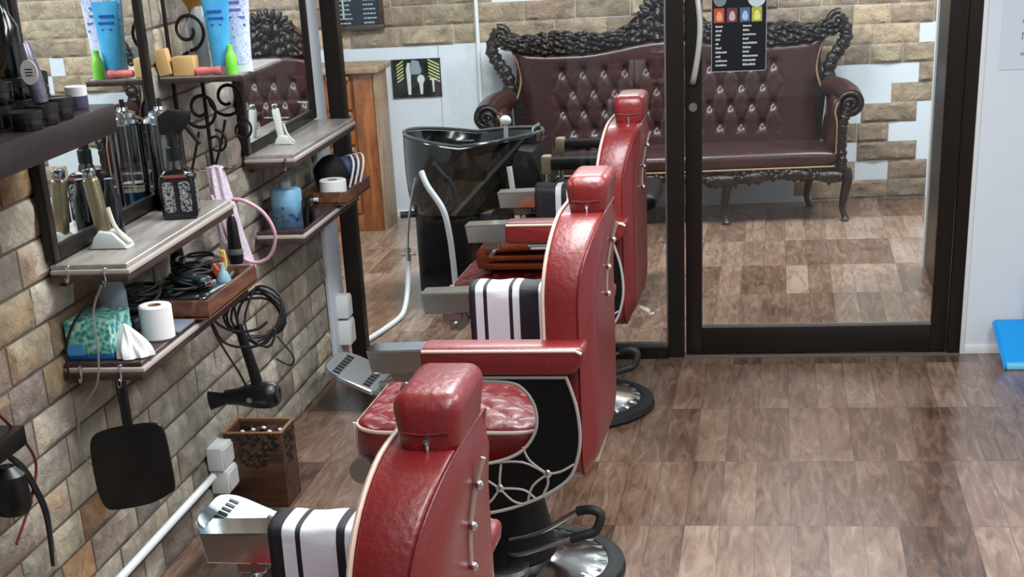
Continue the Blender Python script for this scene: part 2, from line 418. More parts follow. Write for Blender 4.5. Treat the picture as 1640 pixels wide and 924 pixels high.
PAL_L = [(176, 166, 150), (164, 156, 142), (152, 144, 132), (184, 174, 158), (150, 134, 122), (168, 164, 152), (180, 168, 144), (136, 122, 112)]
PAL_O = PAL_L + [(184, 140, 88), (172, 122, 78), (182, 150, 108)]
MORTAR = mat('mortar', (92, 80, 70), .9)
c = MB(); c.box(-1.93, XW - .014, -1.6, 6.62, 0, 2.75); S(c, 'wall_left', MORTAR, smooth=False)
PL = lambda u, z, d: (XW - .016 + d, u, z)
stones('wall_left_stones_near', 1.9, 4.15, 0, 2.0, .0975, .17, .27, PAL_O, PL, seed=5)
stones('wall_left_stones', 4.15, 6.37, 0, 2.0, .0975, .17, .27, PAL_L, PL, seed=11)
# white corner pillar between stone wall and glass partition
c = MB(); c.box(-1.76, XW + .008, 6.385, 6.585, 0, 2.75, .004); S(c, 'trim_1', WHITE)

# back wall, turned a little
TH = .0641
def BW(u, y, z): return (-.57 + u * cos(TH) - y * sin(TH), 9.95 + u * sin(TH) + y * cos(TH), z)
def bwall_part(mb): return mb
rot = Matrix.Translation((-.57, 9.95, 0)) @ Matrix.Rotation(TH, 4, 'Z')
c = MB(); c.box(-2.75, 3.2, .02, .14, 0, 2.75, mx=rot); S(c, 'wall_back', WHITE, smooth=False)
PB = lambda u, z, d: tuple(rot @ Vector((u, .022 - d, z)))
PAL_B = [(170, 150, 126), (156, 138, 118), (184, 164, 138), (176, 150, 130), (146, 130, 114), (166, 152, 128)]
fixed = []
cz = .9535
for r in range(10):       # courses above the white lower field
    z0 = cz + r * .106; u = -2.7 + (r % 2) * -.13
    rr = random.Random(r)
    while u < .35:
        ww = rr.choice((.27, .29, .31)); a, b2 = max(u, -2.7), u + ww
        if not (r == 2 and -1.03 < (a + b2) / 2 < -.8): fixed.append((a, b2, z0, z0 + .106))
        u += ww
    while u < 3.1:
        ww = rr.choice((.2, .24, .3)); fixed.append((u, u + ww, z0, z0 + .106)); u += ww
# right field with open white gaps
rows = {8: [(.35, .62), (.62, .95), (.95, 1.125), (1.125, 1.378)],
        7: [(.35, .62), (.62, .96), (.96, 1.11), (1.11, 1.29), (1.29, 1.47)],
        6: [(1.385, 1.62)], 5: [(1.236, 1.47)],
        4: [(1.07, 1.385)], 3: [(.9, 1.05), (1.051, 1.232)], 2: [(1.055, 1.394)],
        1: [(.85, 1.05), (1.236, 1.46)], 0: [(.7, 1.0), (1.003, 1.23), (1.23, 1.46)]}
for r, L_ in rows.items():
    for a, b2 in L_: fixed.append((a, b2, r * .106 + .003, (r + 1) * .106 + .003))
for r in range(9):
    u = 1.47 + (r % 2) * .12
    while u < 3.1: fixed.append((u, u + .26, r * .106 + .003, (r + 1) * .106 + .003)); u += .26
stones('wall_back_stones', 0, 0, 0, 0, 0, 0, 0, PAL_B, PB, seed=21, fixed=fixed, depth=.02, gap=.0014)
c = MB(); c.cyl(BW(-1.11, -.012, .0), BW(-1.11, -.012, 2.7), .012); S(c, 'trim_2', PVC)
# panel joints of the white field
SEAM = mat('panel_joint', (176, 184, 190), .5)
c = MB()
for u in (-1.345, -.86): c.box(u - .002, u + .002, .016, .021, .0, .95, mx=rot)
S(c, 'trim_3', SEAM, smooth=False)
c = MB(); c.box(-2.7, .8, .006, .02, 0, .03, mx=rot); S(c, 'baseboard_back', PVC, smooth=False)

# partition: white solid part on the right
c = MB(); c.box(.752, 2.6, YP, YP + .1, 0, 2.75); S(c, 'wall_divider', WHITE, smooth=False)
c = MB(); c.box(.752, .77, YP - .006, YP, 0, 2.75, .002); c.box(.77, 2.6, YP - .006, YP, 0, .035, .002); S(c, 'trim_4', PVC)
# fixed glass (window_1)
fr = MB()
fr.box(-1.737, -1.674, YP, YP + .07, 0, 2.3, .003); fr.box(-.405, -.341, YP - .01, YP + .06, 0, 2.3, .003)
fr.box(-1.674, -.405, YP - .03, YP + .06, 0, .05, .003); fr.box(-1.674, -.405, YP, YP + .06, 2.22, 2.3, .003)
fr.box(-1.737, .75, YP, YP + .06, 2.3, 2.75, 0)
wn = thing('window_1', 'fixed glass panel', 'window'); del wn['label']; del wn['category']; wn['kind'] = 'structure'
fr.build('window_frame', FRAME, wn, smooth=False)
g = MB(); g.box(-1.68, -.40, YP + .022, YP + .028, .045, 2.23); g.build('pane', PANE, wn, smooth=False)
g = MB(); g.box(-1.672, -.41, YP + .0, YP + .02, .05, .057); g.box(-.413, -.406, YP + .004, YP + .02, .05, 2.2); g.build('glazing_bead', STEEL, wn, smooth=False)
# door_1
dn = thing('door_1', '', 'door'); del dn['label']; del dn['category']; dn['kind'] = 'structure'
fr = MB()
fr.box(-.334, -.27, YP, YP + .05, .012, 2.28, .003); fr.box(.636, .697, YP, YP + .05, .012, 2.28, .003)
fr.box(-.27, .636, YP, YP + .05, .012, .118, .003); fr.box(-.27, .636, YP, YP + .05, 2.18, 2.28, .003)
fr.build('door_leaf', FRAME, dn)
fr = MB(); fr.box(.702, .752, YP - .01, YP + .1, 0, 2.3, .003); fr.build('door_jamb', FRAME, dn)
g = MB(); g.box(-.275, .64, YP + .022, YP + .028, .115, 2.19); g.build('pane', PANE, dn, smooth=False)
g = MB(); g.box(-.27, .636, YP + .001, YP + .02, .118, .128); g.build('glazing_bead', STEEL, dn, smooth=False)
h = MB(); h.tube([(-.305, YP, 1.065), (-.303, YP - .02, 1.068), (-.295, YP - .04, 1.10), (-.281, YP - .05, 1.18), (-.275, YP - .052, 1.26), (-.281, YP - .05, 1.34), (-.295, YP - .04, 1.42), (-.303, YP - .02, 1.452), (-.305, YP, 1.455)], .0115, 12, smooth=6)
h.build('door_handle', mat('satin_nickel', (214, 216, 212), .38, metal=.6), dn)
h = MB(); h.cyl((-.304, YP - .006, .972), (-.304, YP + .001, .972), .016); h.box(-.308, -.30, YP - .010, YP - .005, .966, .978)
h.build('lock', STEEL, dn)
# threshold strip
c = MB(); c.box(-.34, .75, YP - .03, YP + .06, 0, .006, .002); S(c, 'trim_5', mat('threshold', (96, 90, 84), .4))
# dark folded door leaf beyond the right jamb, with white edge strip
c = MB(); c.box(.735, .775, YP + .12, 8.15, 0.01, 2.3, .004); S(c, 'door_2', FRAME)
c = MB(); c.box(.725, .782, 8.15, 8.2, 0, 2.3, .004); S(c, 'trim_6', PVC)
# conduit along the foot of the stone wall
c = MB(); c.cyl((XW + .018, 1.5, .147), (XW + .018, 4.72, .147), .012); S(c, 'trim_7', PVC)

# ------------------------------------------------------------------ barber chairs
def quilt(x, y, p=.088):
    a = (x * .8 + y) / p; b = (x * .8 - y) / p
    return (abs(sin(pi * a)) * abs(sin(pi * b))) ** .4
def slab_cushion(mb, x0, x1, y0, y1, z0, z1, r, crown, q=0., nx=56, ny=48, rt=.03):
    """cushion with rounded plan corners, crowned and optionally quilted top"""
    cx, cy = (x0 + x1) / 2, (y0 + y1) / 2; hx, hy = (x1 - x0) / 2, (y1 - y0) / 2
    def fn(u, v):
        a = u * 2 - 1; b = v * 2 - 1
        X, Y = a * hx, b * hy
        # pull corners into a rounded rectangle
        m = max(abs(a), abs(b)) or 1e-6
        ang = math.atan2(Y, X); 
        t = m
        # support of the rounded rectangle in this direction
        dx, dy = X / m, Y / m
        ex, ey = abs(dx), abs(dy)
        qx, qy = hx - r, hy - r
        if ex > qx and ey > qy:
            L_ = sqrt(ex * ex + ey * ey); lo, hi = 0., 1.
            for _ in range(14):
                k = (lo + hi) / 2
                if (ex * k - qx > 0 and ey * k - qy > 0 and (ex * k - qx) ** 2 + (ey * k - qy) ** 2 > r * r): hi = k
                else: lo = k
            dx *= lo; dy *= lo
        X, Y = dx * t, dy * t
        edge = 1 - m
        z = z1 + crown * (1 - m ** 2.2)
        if edge * min(hx, hy) < rt: 
            s_ = 1 - edge * min(hx, hy) / rt; z -= rt * .35 * (1 - sqrt(max(0, 1 - s_ * s_)))
        if q: z -= q * (1 - quilt(X, Y)) * min(1, edge * 7)
        return (cx + X, cy + Y, z)
    V = mb.grid(fn, nx, ny)
    # skirt
    ring = [V[i][0] for i in range(nx)] + [V[nx - 1][j] for j in range(1, ny)] + [V[i][ny - 1] for i in range(nx - 2, -1, -1)] + [V[0][j] for j in range(ny - 2, 0, -1)]
    pos = [v.co.copy() for v in ring]; prev = ring
    for (dz, sc_) in ((.25, 1.012), (.5, 1.016), (.8, 1.008), (1., .98)):
        cur = [mb.bm.verts.new((cx + (p.x - cx) * sc_, cy + (p.y - cy) * sc_, p.z + (z0 - p.z) * dz)) for p in pos]
        for i in range(len(ring)):
            j = (i + 1) % len(ring); mb.bm.faces.new((prev[i], prev[j], cur[j], cur[i]))
        prev = cur
    mb.bm.faces.new(prev)
    return pos
STRIPE_E = None
def make_chair(loc):
    t = thing('barber_chair', 'red leather barber chair in the middle of the row', 'chair', loc, 0, 'red barber chairs')
    O = Vector(loc)
    def B(mb, name, m, par=None, **k):
        bmesh.ops.transform(mb.bm, matrix=Matrix.Translation(O), verts=mb.bm.verts[:]); return mb.build(name, m, par or t, **k)
    # base
    rib = lambda a, z: 1.0
    b = MB(); b.lathe([(0, .0), (.285, .0), (.295, .012), (.285, .03), (.24, .046), (.16, .062), (.12, .075), (0, .075)], n=72, c=(.03, 0, 0))
    for k in range(28):
        a = 2 * pi * k / 28
        b.box(.13, .27, -.008, .008, .035, .052, .004, 1, mx=Matrix.Translation((.03, 0, .006)) @ Matrix.Rotation(a, 4, 'Z') @ Matrix.Rotation(radians(9), 4, 'Y') @ Matrix.Translation((0, 0, .0245)))
    base = B(b, 'base_plate', CHROME)
    b = MB(); b.lathe([(.28, .0), (.32, .0), (.33, .012), (.325, .03), (.30, .04), (.28, .034), (.28, .0)], n=72, c=(.03, 0, 0)); B(b, 'rubber_rim', RUBBER, base)
    b = MB(); b.lathe([(0, .07), (.155, .07), (.15, .10), (.12, .24), (.11, .40), (0, .40)], n=40, c=(.01, 0, 0)); B(b, 'pedestal', BLACKV)
    b = MB(); b.lathe([(0, 0), (.075, 0), (.078, .018), (.05, .03), (0, .03)], n=32, c=(.03, -.14, .062)); B(b, 'base_cap', STEEL, base)
    # pump lever
    b = MB(); b.tube([(.06, -.15, .16), (.16, -.20, .205), (.265, -.23, .276), (.30, -.235, .28), (.322, -.24, .268), (.312, -.25, .232), (.29, -.255, .222), (.243, -.26, .206), (.09, -.20, .135), (.04, -.12, .12)], .0065, 8, smooth=5)
    lv = B(b, 'pump_lever', STEEL)
    b = MB(); b.tube([(.262, -.229, .274), (.30, -.235, .281), (.325, -.24, .268), (.315, -.25, .23), (.29, -.256, .219), (.245, -.26, .207)], .013, 10, smooth=5); B(b, 'lever_grip', RUBBER, lv)
    # seat
    b = MB(); pos = slab_cushion(b, -.335, .2, -.265, .265, .40, .515, .10, .045, .010, 90, 90)
    seat = B(b, 'seat', RED, angle=60)
    # pale stitching along the diamond seams
    def zs(x, y):
        m_ = max(abs((x + .0675) / .2675), abs(y / .265)); return .515 + .045 * (1 - m_ ** 2.2) - .010 + .0015, m_
    st = MB()
    for sg in (1, -1):
        for k in range(-5, 6):
            pts = []
            for j in range(41):
                y = -.24 + .48 * j / 40; x = (k * .088 - sg * y) / .8; z, m_ = zs(x - .0675, y)
                if m_ < .84: pts.append((x - .0675, y, z))
            if len(pts) > 3: st.tube(pts, .0013, 5)
    B(st, 'seat_stitching', mat('pale_stitching', (196, 150, 150), .6), seat)
    b = MB(); b.tube([(p.x, p.y, p.z - .004) for p in pos[::4]], .0055, 8, closed=True)
    pb = [(-.15, .405)]
    b.tube([(-.335, -.2, .4), (-.342, -.2, .46), (-.338, -.2, .508)], .005, 8); B(b, 'seat_piping', CREAM, seat)
    b = MB(); b.box(-.28, .2, -.2, .2, .34, .40, .01); b.cyl((-.3, -.28, .40), (-.3, .28, .40), .022); b.cyl((-.3, -.3, .405), (-.3, -.262, .405), .035); b.cyl((-.3, .262, .405), (-.3, .3, .405), .035)
    B(b, 'seat_frame', STEEL)
    # backrest : rounded slab leaning slightly back
    lean = Matrix.Shear('XY', 4, (.0, 0)) ; 
    outline = rrect(-.275, .275, .365, 1.03, 0, 10, (.08, .08, .19, .19))
    def shear(mb):
        for v in mb.bm.verts: v.co.x += (1.15 if v.co.x > .24 else .55) * max(0, v.co.z - .82) ** 2
    b = MB(); b.prism(outline, 'X', .197, .290, .014, 3)
    # padded back face
    cy, cz_ = 0, .685
    def back(u, v):
        i = u * len(outline); k = int(i) % len(outline); f = i - int(i)
        p = Vector(outline[k]).lerp(Vector(outline[(k + 1) % len(outline)]), f)
        s_ = 1 - v; q = Vector((0 + (p.x) * (.97 * s_), cz_ + (p.y - cz_) * (.985 * s_)))
        return (.286 + .038 * (1 - s_ ** 10), q.x, q.y)
    b.grid(back, 72, 9, closed_u=True)
    shear(b); br = B(b, 'backrest', RED, angle=50)
    b = MB()
    for xx, kk in ((.199, 1.0), (.288, .996)):
        b.tube([(xx, p[0] * kk, .685 + (p[1] - .685) * kk) for p in outline], .0048 if xx < .25 else .003, 8, closed=True)
        if xx < .25: shear(b); B(b, 'backrest_piping', CREAM, br); b = MB()
    shear(b); B(b, 'backrest_seam', RED, br)
    # rack behind the backrest carrying the headrest
    b = MB(); b.tube([(.326 + 1.15 * max(0, z - .82) ** 2, 0, z) for z in (.80, .84, .88, .92, .96, .985)], .0045, 8)
    bk_ = B(b, 'headrest_bracket', mat('ivory_metal', (190, 176, 164), .3, metal=.5))
    for z in (.80, .87, .94):
        b = MB(); b.sph((.331 + 1.15 * max(0, z - .82) ** 2, 0, z), .008); B(b, 'bracket_knob', CHROME, bk_)
    # headrest
    hx0, hx1 = .238, .338
    b = MB(); b.box(hx0, hx1, -.104, .104, 1.010, 1.112, .028, 5)
    for v in b.bm.verts:
        f = (v.co.z - 1.006) / .10; v.co.x += (f - .5) * -.014 * (1 if v.co.x < .3 else -1) + .006; v.co.z += .006 * (1 - (v.co.y / .104) ** 2) * f
    hr = B(b, 'headrest', RED, angle=60)
    b = MB()
    b.tube([(hx0 + .018, -.1045, 1.058), (.29, -.1055, 1.055), (hx1 - .010, -.1045, 1.058)], .0022, 6, smooth=4)
    B(b, 'headrest_seam', mat('red_leather_seam', (104, 20, 24), .5), hr)
    b = MB(); b.box(.292, .297, -.110, -.102, 1.018, 1.044, .002, 1); b.cyl((.2945, -.109, 1.044), (.2945, -.103, 1.044), .005); B(b, 'zipper_pull', CHROME, hr)
    # armrests and side panels
    for s in (-1, 1):
        ya, yb = (s * .36, s * .26) if s < 0 else (.26, .36)
        b = MB(); b.prism(rrect(-.105, .31, .68, .747, .02, 5, (.02, .05, .012, .01)), 'Y', ya, yb, .010, 3)
        for v in b.bm.verts:      # soft crown along the pad
            if v.co.z > .72: v.co.z += .006 * (1 - abs((v.co.y - (ya + yb) / 2) / .05) ** 2)
        arm = B(b, 'armrest', RED, angle=50)
        b = MB(); o2 = [(-.10, .742), (.29, .742), (.305, .734)]
        for yy in (ya + .001, yb - .001): b.tube([(p[0], yy, p[1]) for p in o2], .0045, 8)
        B(b, 'armrest_piping', CREAM, arm)
        b = MB(); b.prism([(-.245, .742), (-.10, .746), (-.10, .684), (-.235, .684)], 'Y', ya + .006, yb - .006, .004, 1)
        B(b, 'armrest_end', CHROME, arm)
        b = MB(); b.box(-.12, .24, (ya + yb) / 2 - .012, (ya + yb) / 2 + .012, .672, .684, .002, 1)
        # under-arm latch
        b.box(-.19, -.13, (ya + yb) / 2 - .018, (ya + yb) / 2 + .018, .655, .686, .004, 1); b.cyl((-.16, ya + .02, .64), (-.16, yb - .02, .64), .008)
        B(b, 'arm_rail', STEEL, arm)
        # C-shaped skirt panel under the arm
        outer = spl2([(.262, .674), (.285, .60), (.293, .52), (.283, .455), (.255, .40), (.175, .350), (.06, .312), (-.06, .305), (-.15, .33), (-.205, .375), (-.21, .43)], 5)
        inner = spl2([(-.20, .445), (-.08, .438), (.05, .445), (.135, .475), (.178, .53), (.182, .59), (.155, .64), (.11, .66), (-.02, .662)], 5)
        poly = [(-.03, .674)] + outer + inner
        yp0, yp1 = (s * .345, s * .325) if s < 0 else (.325, .345)
        b = MB(); b.prism(poly, 'Y', yp0, yp1); pn = B(b, 'side_panel', BLACKV, smooth=False)
        b = MB(); yl = yp0 if s < 0 else yp1
        for ln in (outer, inner): b.tube([(p[0], yl, p[1]) for p in ln], .0045, 6)
        b.tube([(-.03, yl, .672), (.262, yl, .672)], .0045, 6)
        n1, n2 = (.205, .418), (.078, .378)
        for ln in ([n1, (.16, .455), (.145, .49)], [n1, (.24, .425), (.275, .445)], [n1, (.205, .39), (.19, .358)], [n1, (.14, .45), (.05, .446)], [n1, (.15, .39), n2][:1] + [(.205, .418), (.165, .385), (.15, .34)],
                   [n2, (.08, .41), (.085, .444)], [n2, (.11, .345), (.14, .335)], [n2, (.04, .405), (.0, .44)], [n2, (.05, .34), (.0, .308)], [n2, (.14, .375), (.17, .352)]):
            b.tube([(p[0], yl, p[1]) for p in ln], .0035, 6, smooth=4)
        B(b, 'panel_piping', mat('grey_piping', (168, 166, 164), .4), pn)
        for n_ in (n1, n2):
            b = MB(); b.sph((n_[0], yl, n_[1]), .012, 1, .5, 1); B(b, 'panel_stud', CHROME, pn)
    # footrest : tilted slotted plate and lower plate
    b = MB(); ft = Matrix.Translation((-.768, 0, .135)) @ Matrix.Rotation(radians(24), 4, 'Y')
    pl = rrect(-.115, .105, -.15, .15, .03, 4, (.075, .02, .02, .075))
    b2 = MB(); b2.prism(pl, 'Z', -.008, .010, .003, 1); bmesh.ops.transform(b2.bm, matrix=ft, verts=b2.bm.verts[:])
    fr_ = B(b2, 'footrest', mat('bright_cast_metal', (190, 202, 212), .2, metal=.92))
    b = MB(); b.box(-.675, -.50, -.145, .145, .085, .101, .006); b.box(-.66, -.25, -.12, -.09, .10, .13, .004); b.box(-.66, -.25, .09, .12, .10, .13, .004)
    b.tube([(-.3, -.105, .12), (-.26, -.105, .25), (-.24, -.105, .38)], .012, 8); b.tube([(-.3, .105, .12), (-.26, .105, .25), (-.24, .105, .38)], .012, 8)
    lo_ = B(b, 'footrest_arm', MATS['bright_cast_metal'])
    for i in range(7):
        for j in (-1, 1):
            b = MB(); b.box(-.014 + j * .062, .014 + j * .062, -.118 + i * .034, -.102 + i * .034, .009, .0125)
            bmesh.ops.transform(b.bm, matrix=ft, verts=b.bm.verts[:]); B(b, 'footrest_slot', BLACKP, fr_, smooth=False)
    for i in range(5):
        for x in (-.65, -.59):
            b = MB(); b.box(x, x + .02, -.13 + i * .058, -.10 + i * .058, .1005, .1025); B(b, 'footrest_slot', BLACKP, lo_, smooth=False)
    return t
CH = [(-.797, 2.43, 0), (-.752, 4.32, 0), (-.777, 5.93, 0)]
RZ = radians(-1.6)
chair = make_chair(CH[1])
chair.rotation_euler = (0, 0, RZ)
c1 = copy_tree(chair); c1.location = CH[0]; c1['label'] = 'red leather barber chair nearest the camera, cut off by the bottom edge'
c3 = copy_tree(chair); c3.location = CH[2]; c3['label'] = 'red leather barber chair nearest the glass partition, folded brown towel on its seat'
chair['label'] = 'middle red leather barber chair with quilted seat and black side panel showing'
# striped cloths over the far arms
def arm_towel(loc, x0, x1, fr, label):
    e = [x0 + (x1 - x0) * f for f in fr]; xm = (x0 + x1) / 2
    prof = []
    for (y, z) in [(.246, .50), (.247, .60), (.248, .70), (.252, .745), (.265, .7605), (.31, .764), (.355, .7605), (.368, .745), (.372, .70), (.374, .62)]: prof.append((y, z))
    prof = spl2(prof, 5)
    b = MB()
    def fn(u, v):
        k = v * (len(prof) - 1); i = min(int(k), len(prof) - 2); f = k - i
        y = prof[i][0] * (1 - f) + prof[i + 1][0] * f; z = prof[i][1] * (1 - f) + prof[i + 1][1] * f
        x = x0 + (x1 - x0) * u
        return (loc[0] + x + .003 * sin(v * 7), loc[1] + y + .0025 * sin(u * 11) * (1 if z < .74 else 0), z + .002 * sin(u * 17))
    b.grid(fn, 30, 40)
    m = stripes('striped_cloth', 'X', [a - xm for a in e], (22, 24, 32), (222, 222, 232))
    for v in b.bm.verts: v.co -= Vector((loc[0] + xm, loc[1] + .31, .5))
    o = b.build('arm_towel', m, None, recalc=False, keep=True)
    o.location = Vector(loc) + Matrix.Rotation(RZ, 3, 'Z') @ Vector((xm, .31, .5)); o.rotation_euler = (0, 0, RZ)
    sm = o.modifiers.new('thick', 'SOLIDIFY'); sm.thickness = .004; sm.offset = 0
    return tag(o, label, 'towel', 'striped cloths over the far armrests')
F2 = [0, .07, .15, .19, .42, .46, .53, .73, .80, .85, .93, 1.0]
F1 = [0, .12, .27, .37, .72, .80, .92, 1.0]
# ------------------------------------------------------------------ end of part 1
arm_towel(CH[1], -.10, .175, F2, 'black and white striped cloth over the middle barber chair far armrest')
arm_towel(CH[2], -.10, .16, [0, .30, .38, .46, .75, .80, .88, 1.0], 'black and white striped cloth over the armrest of the chair nearest the glass')
arm_towel(CH[0], -.106, .17, [0, .10, .19, .225, .47, .53, .62, .80, .86, .92, 1.0], 'black and white striped cloth over the armrest of the nearest chair')
# folded towel on the seat of the far chair
b = MB(); lx, ly = CH[2][0], CH[2][1]
fold = [(-.24, .570), (-.245, .600), (-.235, .628), (-.20, .640), (-.05, .645), (.10, .648), (.14, .645), (.14, .624), (.05, .622), (-.10, .620), (-.19, .613), (-.195, .606), (-.10, .604), (.14, .604), (.14, .590), (-.08, .588), (-.18, .585), (-.19, .578), (-.08, .576), (.14, .576), (.14, .556), (-.05, .556), (-.215, .558)]
fp = [(lx + p[0], p[1] + .003) for p in spl2(fold, 3, True)]
b.prism(fp, 'Y', ly - .20, ly + .06, .004, 1)
tag(b.build('folded_towel', mat('rust_brown_towel', (146, 66, 36), .95, bump=.6, bscale=180, var=.2), None, angle=50), 'rust brown towel folded on the quilted seat of the far barber chair', 'towel').rotation_euler = (0, 0, RZ)
#PART2
# ------------------------------------------------------------------ mirrors and shelves on the stone wall
def mirror(y0, y1, z0, z1, label):
    t = thing('wall_mirror', label, 'mirror', (XW, (y0 + y1) / 2, z0), 0, 'framed wall mirrors')
    b = MB(); b.box(XW + .002, XW + .016, y0 + .03, y1 - .03, z0 + .03, z1 - .03); b.build('mirror_glass', MIRROR, t, smooth=False)
    b = MB(); fw = .036
    for (a, b2, c, d) in ((y0, y0 + fw, z0, z1), (y1 - fw, y1, z0, z1), (y0 + fw, y1 - fw, z0, z0 + fw), (y0 + fw, y1 - fw, z1 - fw, z1)):
        b.box(XW + .0, XW + .026, a, b2, c, d, .004)
    b.build('mirror_frame', FRAME, t); return t
mirror(3.815, 4.66, 1.012, 2.05, 'dark framed mirror above the middle wall shelf, nearer the camera')
mirror(5.462, 6.372, 1.012, 2.05, 'dark framed mirror above the far wall shelf, beside the white pillar')

def hook(p, label):
    b = MB(); x, y, z = p
    b.tube([(x, y, z + .012), (x, y - .006, z + .004), (x, y - .005, z - .012), (x, y - .014, z - .026), (x, y - .022, z - .014)], .0022, 6, smooth=4)
    b.cyl((x, y + .001, z + .01), (x, y - .006, z + .01), .005)
    return tag(b.build('cup_hook', CHROME), label, 'hook', 'small hooks under the shelf ends')
def ledge(y0, y1, z, x1, label, top=SHELFT):
    t = thing('wall_shelf', label, 'shelf', (XW, (y0 + y1) / 2, z - .035), 0, 'laminate shelves on the stone wall')
    b = MB(); b.prism([(XW + .004, y0 + .012), (x1 - .008, y0 + .012), (x1 - .008, y1 - .01), (XW + .004, y1 - .01)], 'Z', z - .012, z, .002, 1); b.build('shelf_top', top, t)
    b = MB(); b.box(XW + .004, x1, y0 + .004, y1, z - .024, z - .012, .003); b.build('edge_strip', EDGE, t)
    b = MB(); b.box(XW + .004, x1 - .004, y0, y1 - .004, z - .042, z - .024, .002); b.build('shelf_board', SHELFD, t)
    b = MB(); b.box(XW + .004, XW + .022, y0 + .05, y1 - .05, z - .06, z - .042); b.build('wall_cleat', SHELFD, t)
    return t
ledge(3.815, 4.69, 1.005, -1.538, 'grey topped wall shelf under the nearer mirror, carrying the spray bottle')
ledge(5.462, 6.345, 1.010, -1.565, 'grey topped wall shelf under the far mirror')
ledge(3.80, 4.72, .765, -1.532, 'dark lower wall shelf carrying the tissue box', SHELFD)
ledge(5.50, 6.33, .752, -1.57, 'dark lower wall shelf carrying the blue tub', SHELFD)
hook((-1.691, 3.812, .992), 'small wall shelf hook above the tissue box, nearer the wall')
hook((-1.597, 3.812, .985), 'small wall shelf hook above the tissue box, away from the wall')
hook((-1.694, 3.797, .748), 'small chrome hook under the lower shelf, left of the hand mirror')
hook((-1.590, 3.797, .750), 'small chrome hook from which the black hand mirror hangs')
hook((-1.597, 5.46, .985), 'small chrome hook at the end of the far grey shelf')

# wooden trays standing on the lower shelves
def tray(x0, x1, y0, y1, z, h, label):
    t = thing('wooden_tray', label, 'tray', ((x0 + x1) / 2, (y0 + y1) / 2, z), 0, 'shallow wooden trays')
    b = MB(); b.box(x0, x1, y0, y1, z, z + .008); b.build('tray_bottom', TRAYW, t)
    for (a, b2, c, d) in ((x0, x1, y0, y0 + .012), (x0, x1, y1 - .012, y1), (x0, x0 + .012, y0 + .012, y1 - .012), (x1 - .012, x1, y0 + .012, y1 - .012)):
        b = MB(); b.box(a, b2, c, d, z + .003, z + h, .002); b.build('tray_side', TRAYW, t)
    return t
tray(-1.70, -1.497, 4.235, 4.69, .766, .05, 'brown wooden tray full of clippers and cords on the lower shelf')
tray(-1.70, -1.53, 5.98, 6.345, .7535, .045, 'brown wooden tray holding a toilet roll and black bag by the pillar')

# thick black shelf near the camera
t = thing('black_box_shelf', 'thick black wall shelf carrying stacked black jars', 'shelf', (XW, 3.3, 1.31))
b = MB(); b.box(XW + .004, -1.50, 2.95, 3.79, 1.315, 1.378, .003); b.build('shelf_body', mat('black_stained_wood', (40, 34, 36), .3, bump=.1), t)
b = MB(); b.box(XW + .004, XW + .022, 3.0, 3.7, 1.297, 1.315); b.build('wall_cleat', SHELFD, t)

# scroll bracket shelf between the mirrors
t = thing('scroll_bracket_shelf', 'dark shelf on curled iron brackets between the two mirrors', 'shelf', (XW, 4.98, 1.31))
b = MB(); b.box(XW + .004, -1.494, 4.77, 5.20, 1.316, 1.330, .002); b.build('shelf_board', SHELFD, t)
b = MB(); b.box(XW + .004, -1.50, 4.776, 5.195, 1.330, 1.3335); b.build('shelf_top', SHELFT, t)
def scroll(cx, cz, r, turns, a0, y, n=26, sgn=1):
    return [(cx + r * (1 - .72 * i / n) * cos(a0 + sgn * turns * 2 * pi * i / n), y, cz + r * (1 - .72 * i / n) * sin(a0 + sgn * turns * 2 * pi * i / n)) for i in range(n + 1)]
for y in (4.86, 5.12):
    b = MB(); b.cyl((XW + .012, y, .96), (XW + .012, y, 1.56), .006)
    b.tube(scroll(XW + .085, 1.235, .06, 1.35, pi, y), .005, 8); b.tube(scroll(XW + .12, 1.14, .035, 1.3, pi * .5, y, sgn=-1), .004, 8)
    b.tube([(XW + .012, y, 1.02), (XW + .04, y, 1.08), (XW + .07, y, 1.17)], .004, 8, smooth=4)
    b.tube(scroll(XW + .075, 1.45, .055, 1.3, -pi * .5, y), .005, 8); b.tube([(XW + .012, y, 1.36), (XW + .07, y, 1.392)], .005, 8)
    b.build('scroll_bracket', IRON, t)

# --- things on the scroll shelf
ZS = 1.334
def tube_bottle(x, y, z, w, h, c_top, c_mid, cap, label, group=None, name='squeeze_tube', d=.02, mark=True):
    t = thing(name, label, 'tube', (x, y, z), 0, group)
    def fn(u, v):
        a = 2 * pi * u; k = v ** 1.3; rx = w / 2 * (.68 + .32 * k); ry = d * (1 - k) + .002
        return (x + rx * cos(a), y + ry * sin(a), z + .022 + (h - .022) * v)
    b = MB(); V = b.grid(fn, 28, 12, closed_u=True); b.bm.faces.new([V[i][0] for i in range(28)]); b.bm.faces.new([V[i][-1] for i in range(27, -1, -1)])
    b.build('tube_body', c_mid, t)
    b = MB(); b.lathe([(0, 0), (w * .36, 0), (w * .36, .022), (0, .022)], n=24, c=(x, y, z), sy=min(1, d / (w * .36))); b.build('cap', cap, t)
    if mark:
        b = MB()
        rr = random.Random(int(x * 1000) + int(h * 1e4))
        b.box(x - w * .26, x + w * .26, y - d * .62 - .0012, y - d * .62, z + .30 * h, z + .34 * h)
        for k in range(5):
            zz = z + h * (.44 + .09 * k); b.box(x - w * rr.uniform(.15, .34), x + w * rr.uniform(.15, .34), y - d * .5 - .0015, y - d * .2, zz, zz + .006)
        b.build('printed_label', c_top, t, smooth=False)
    return t
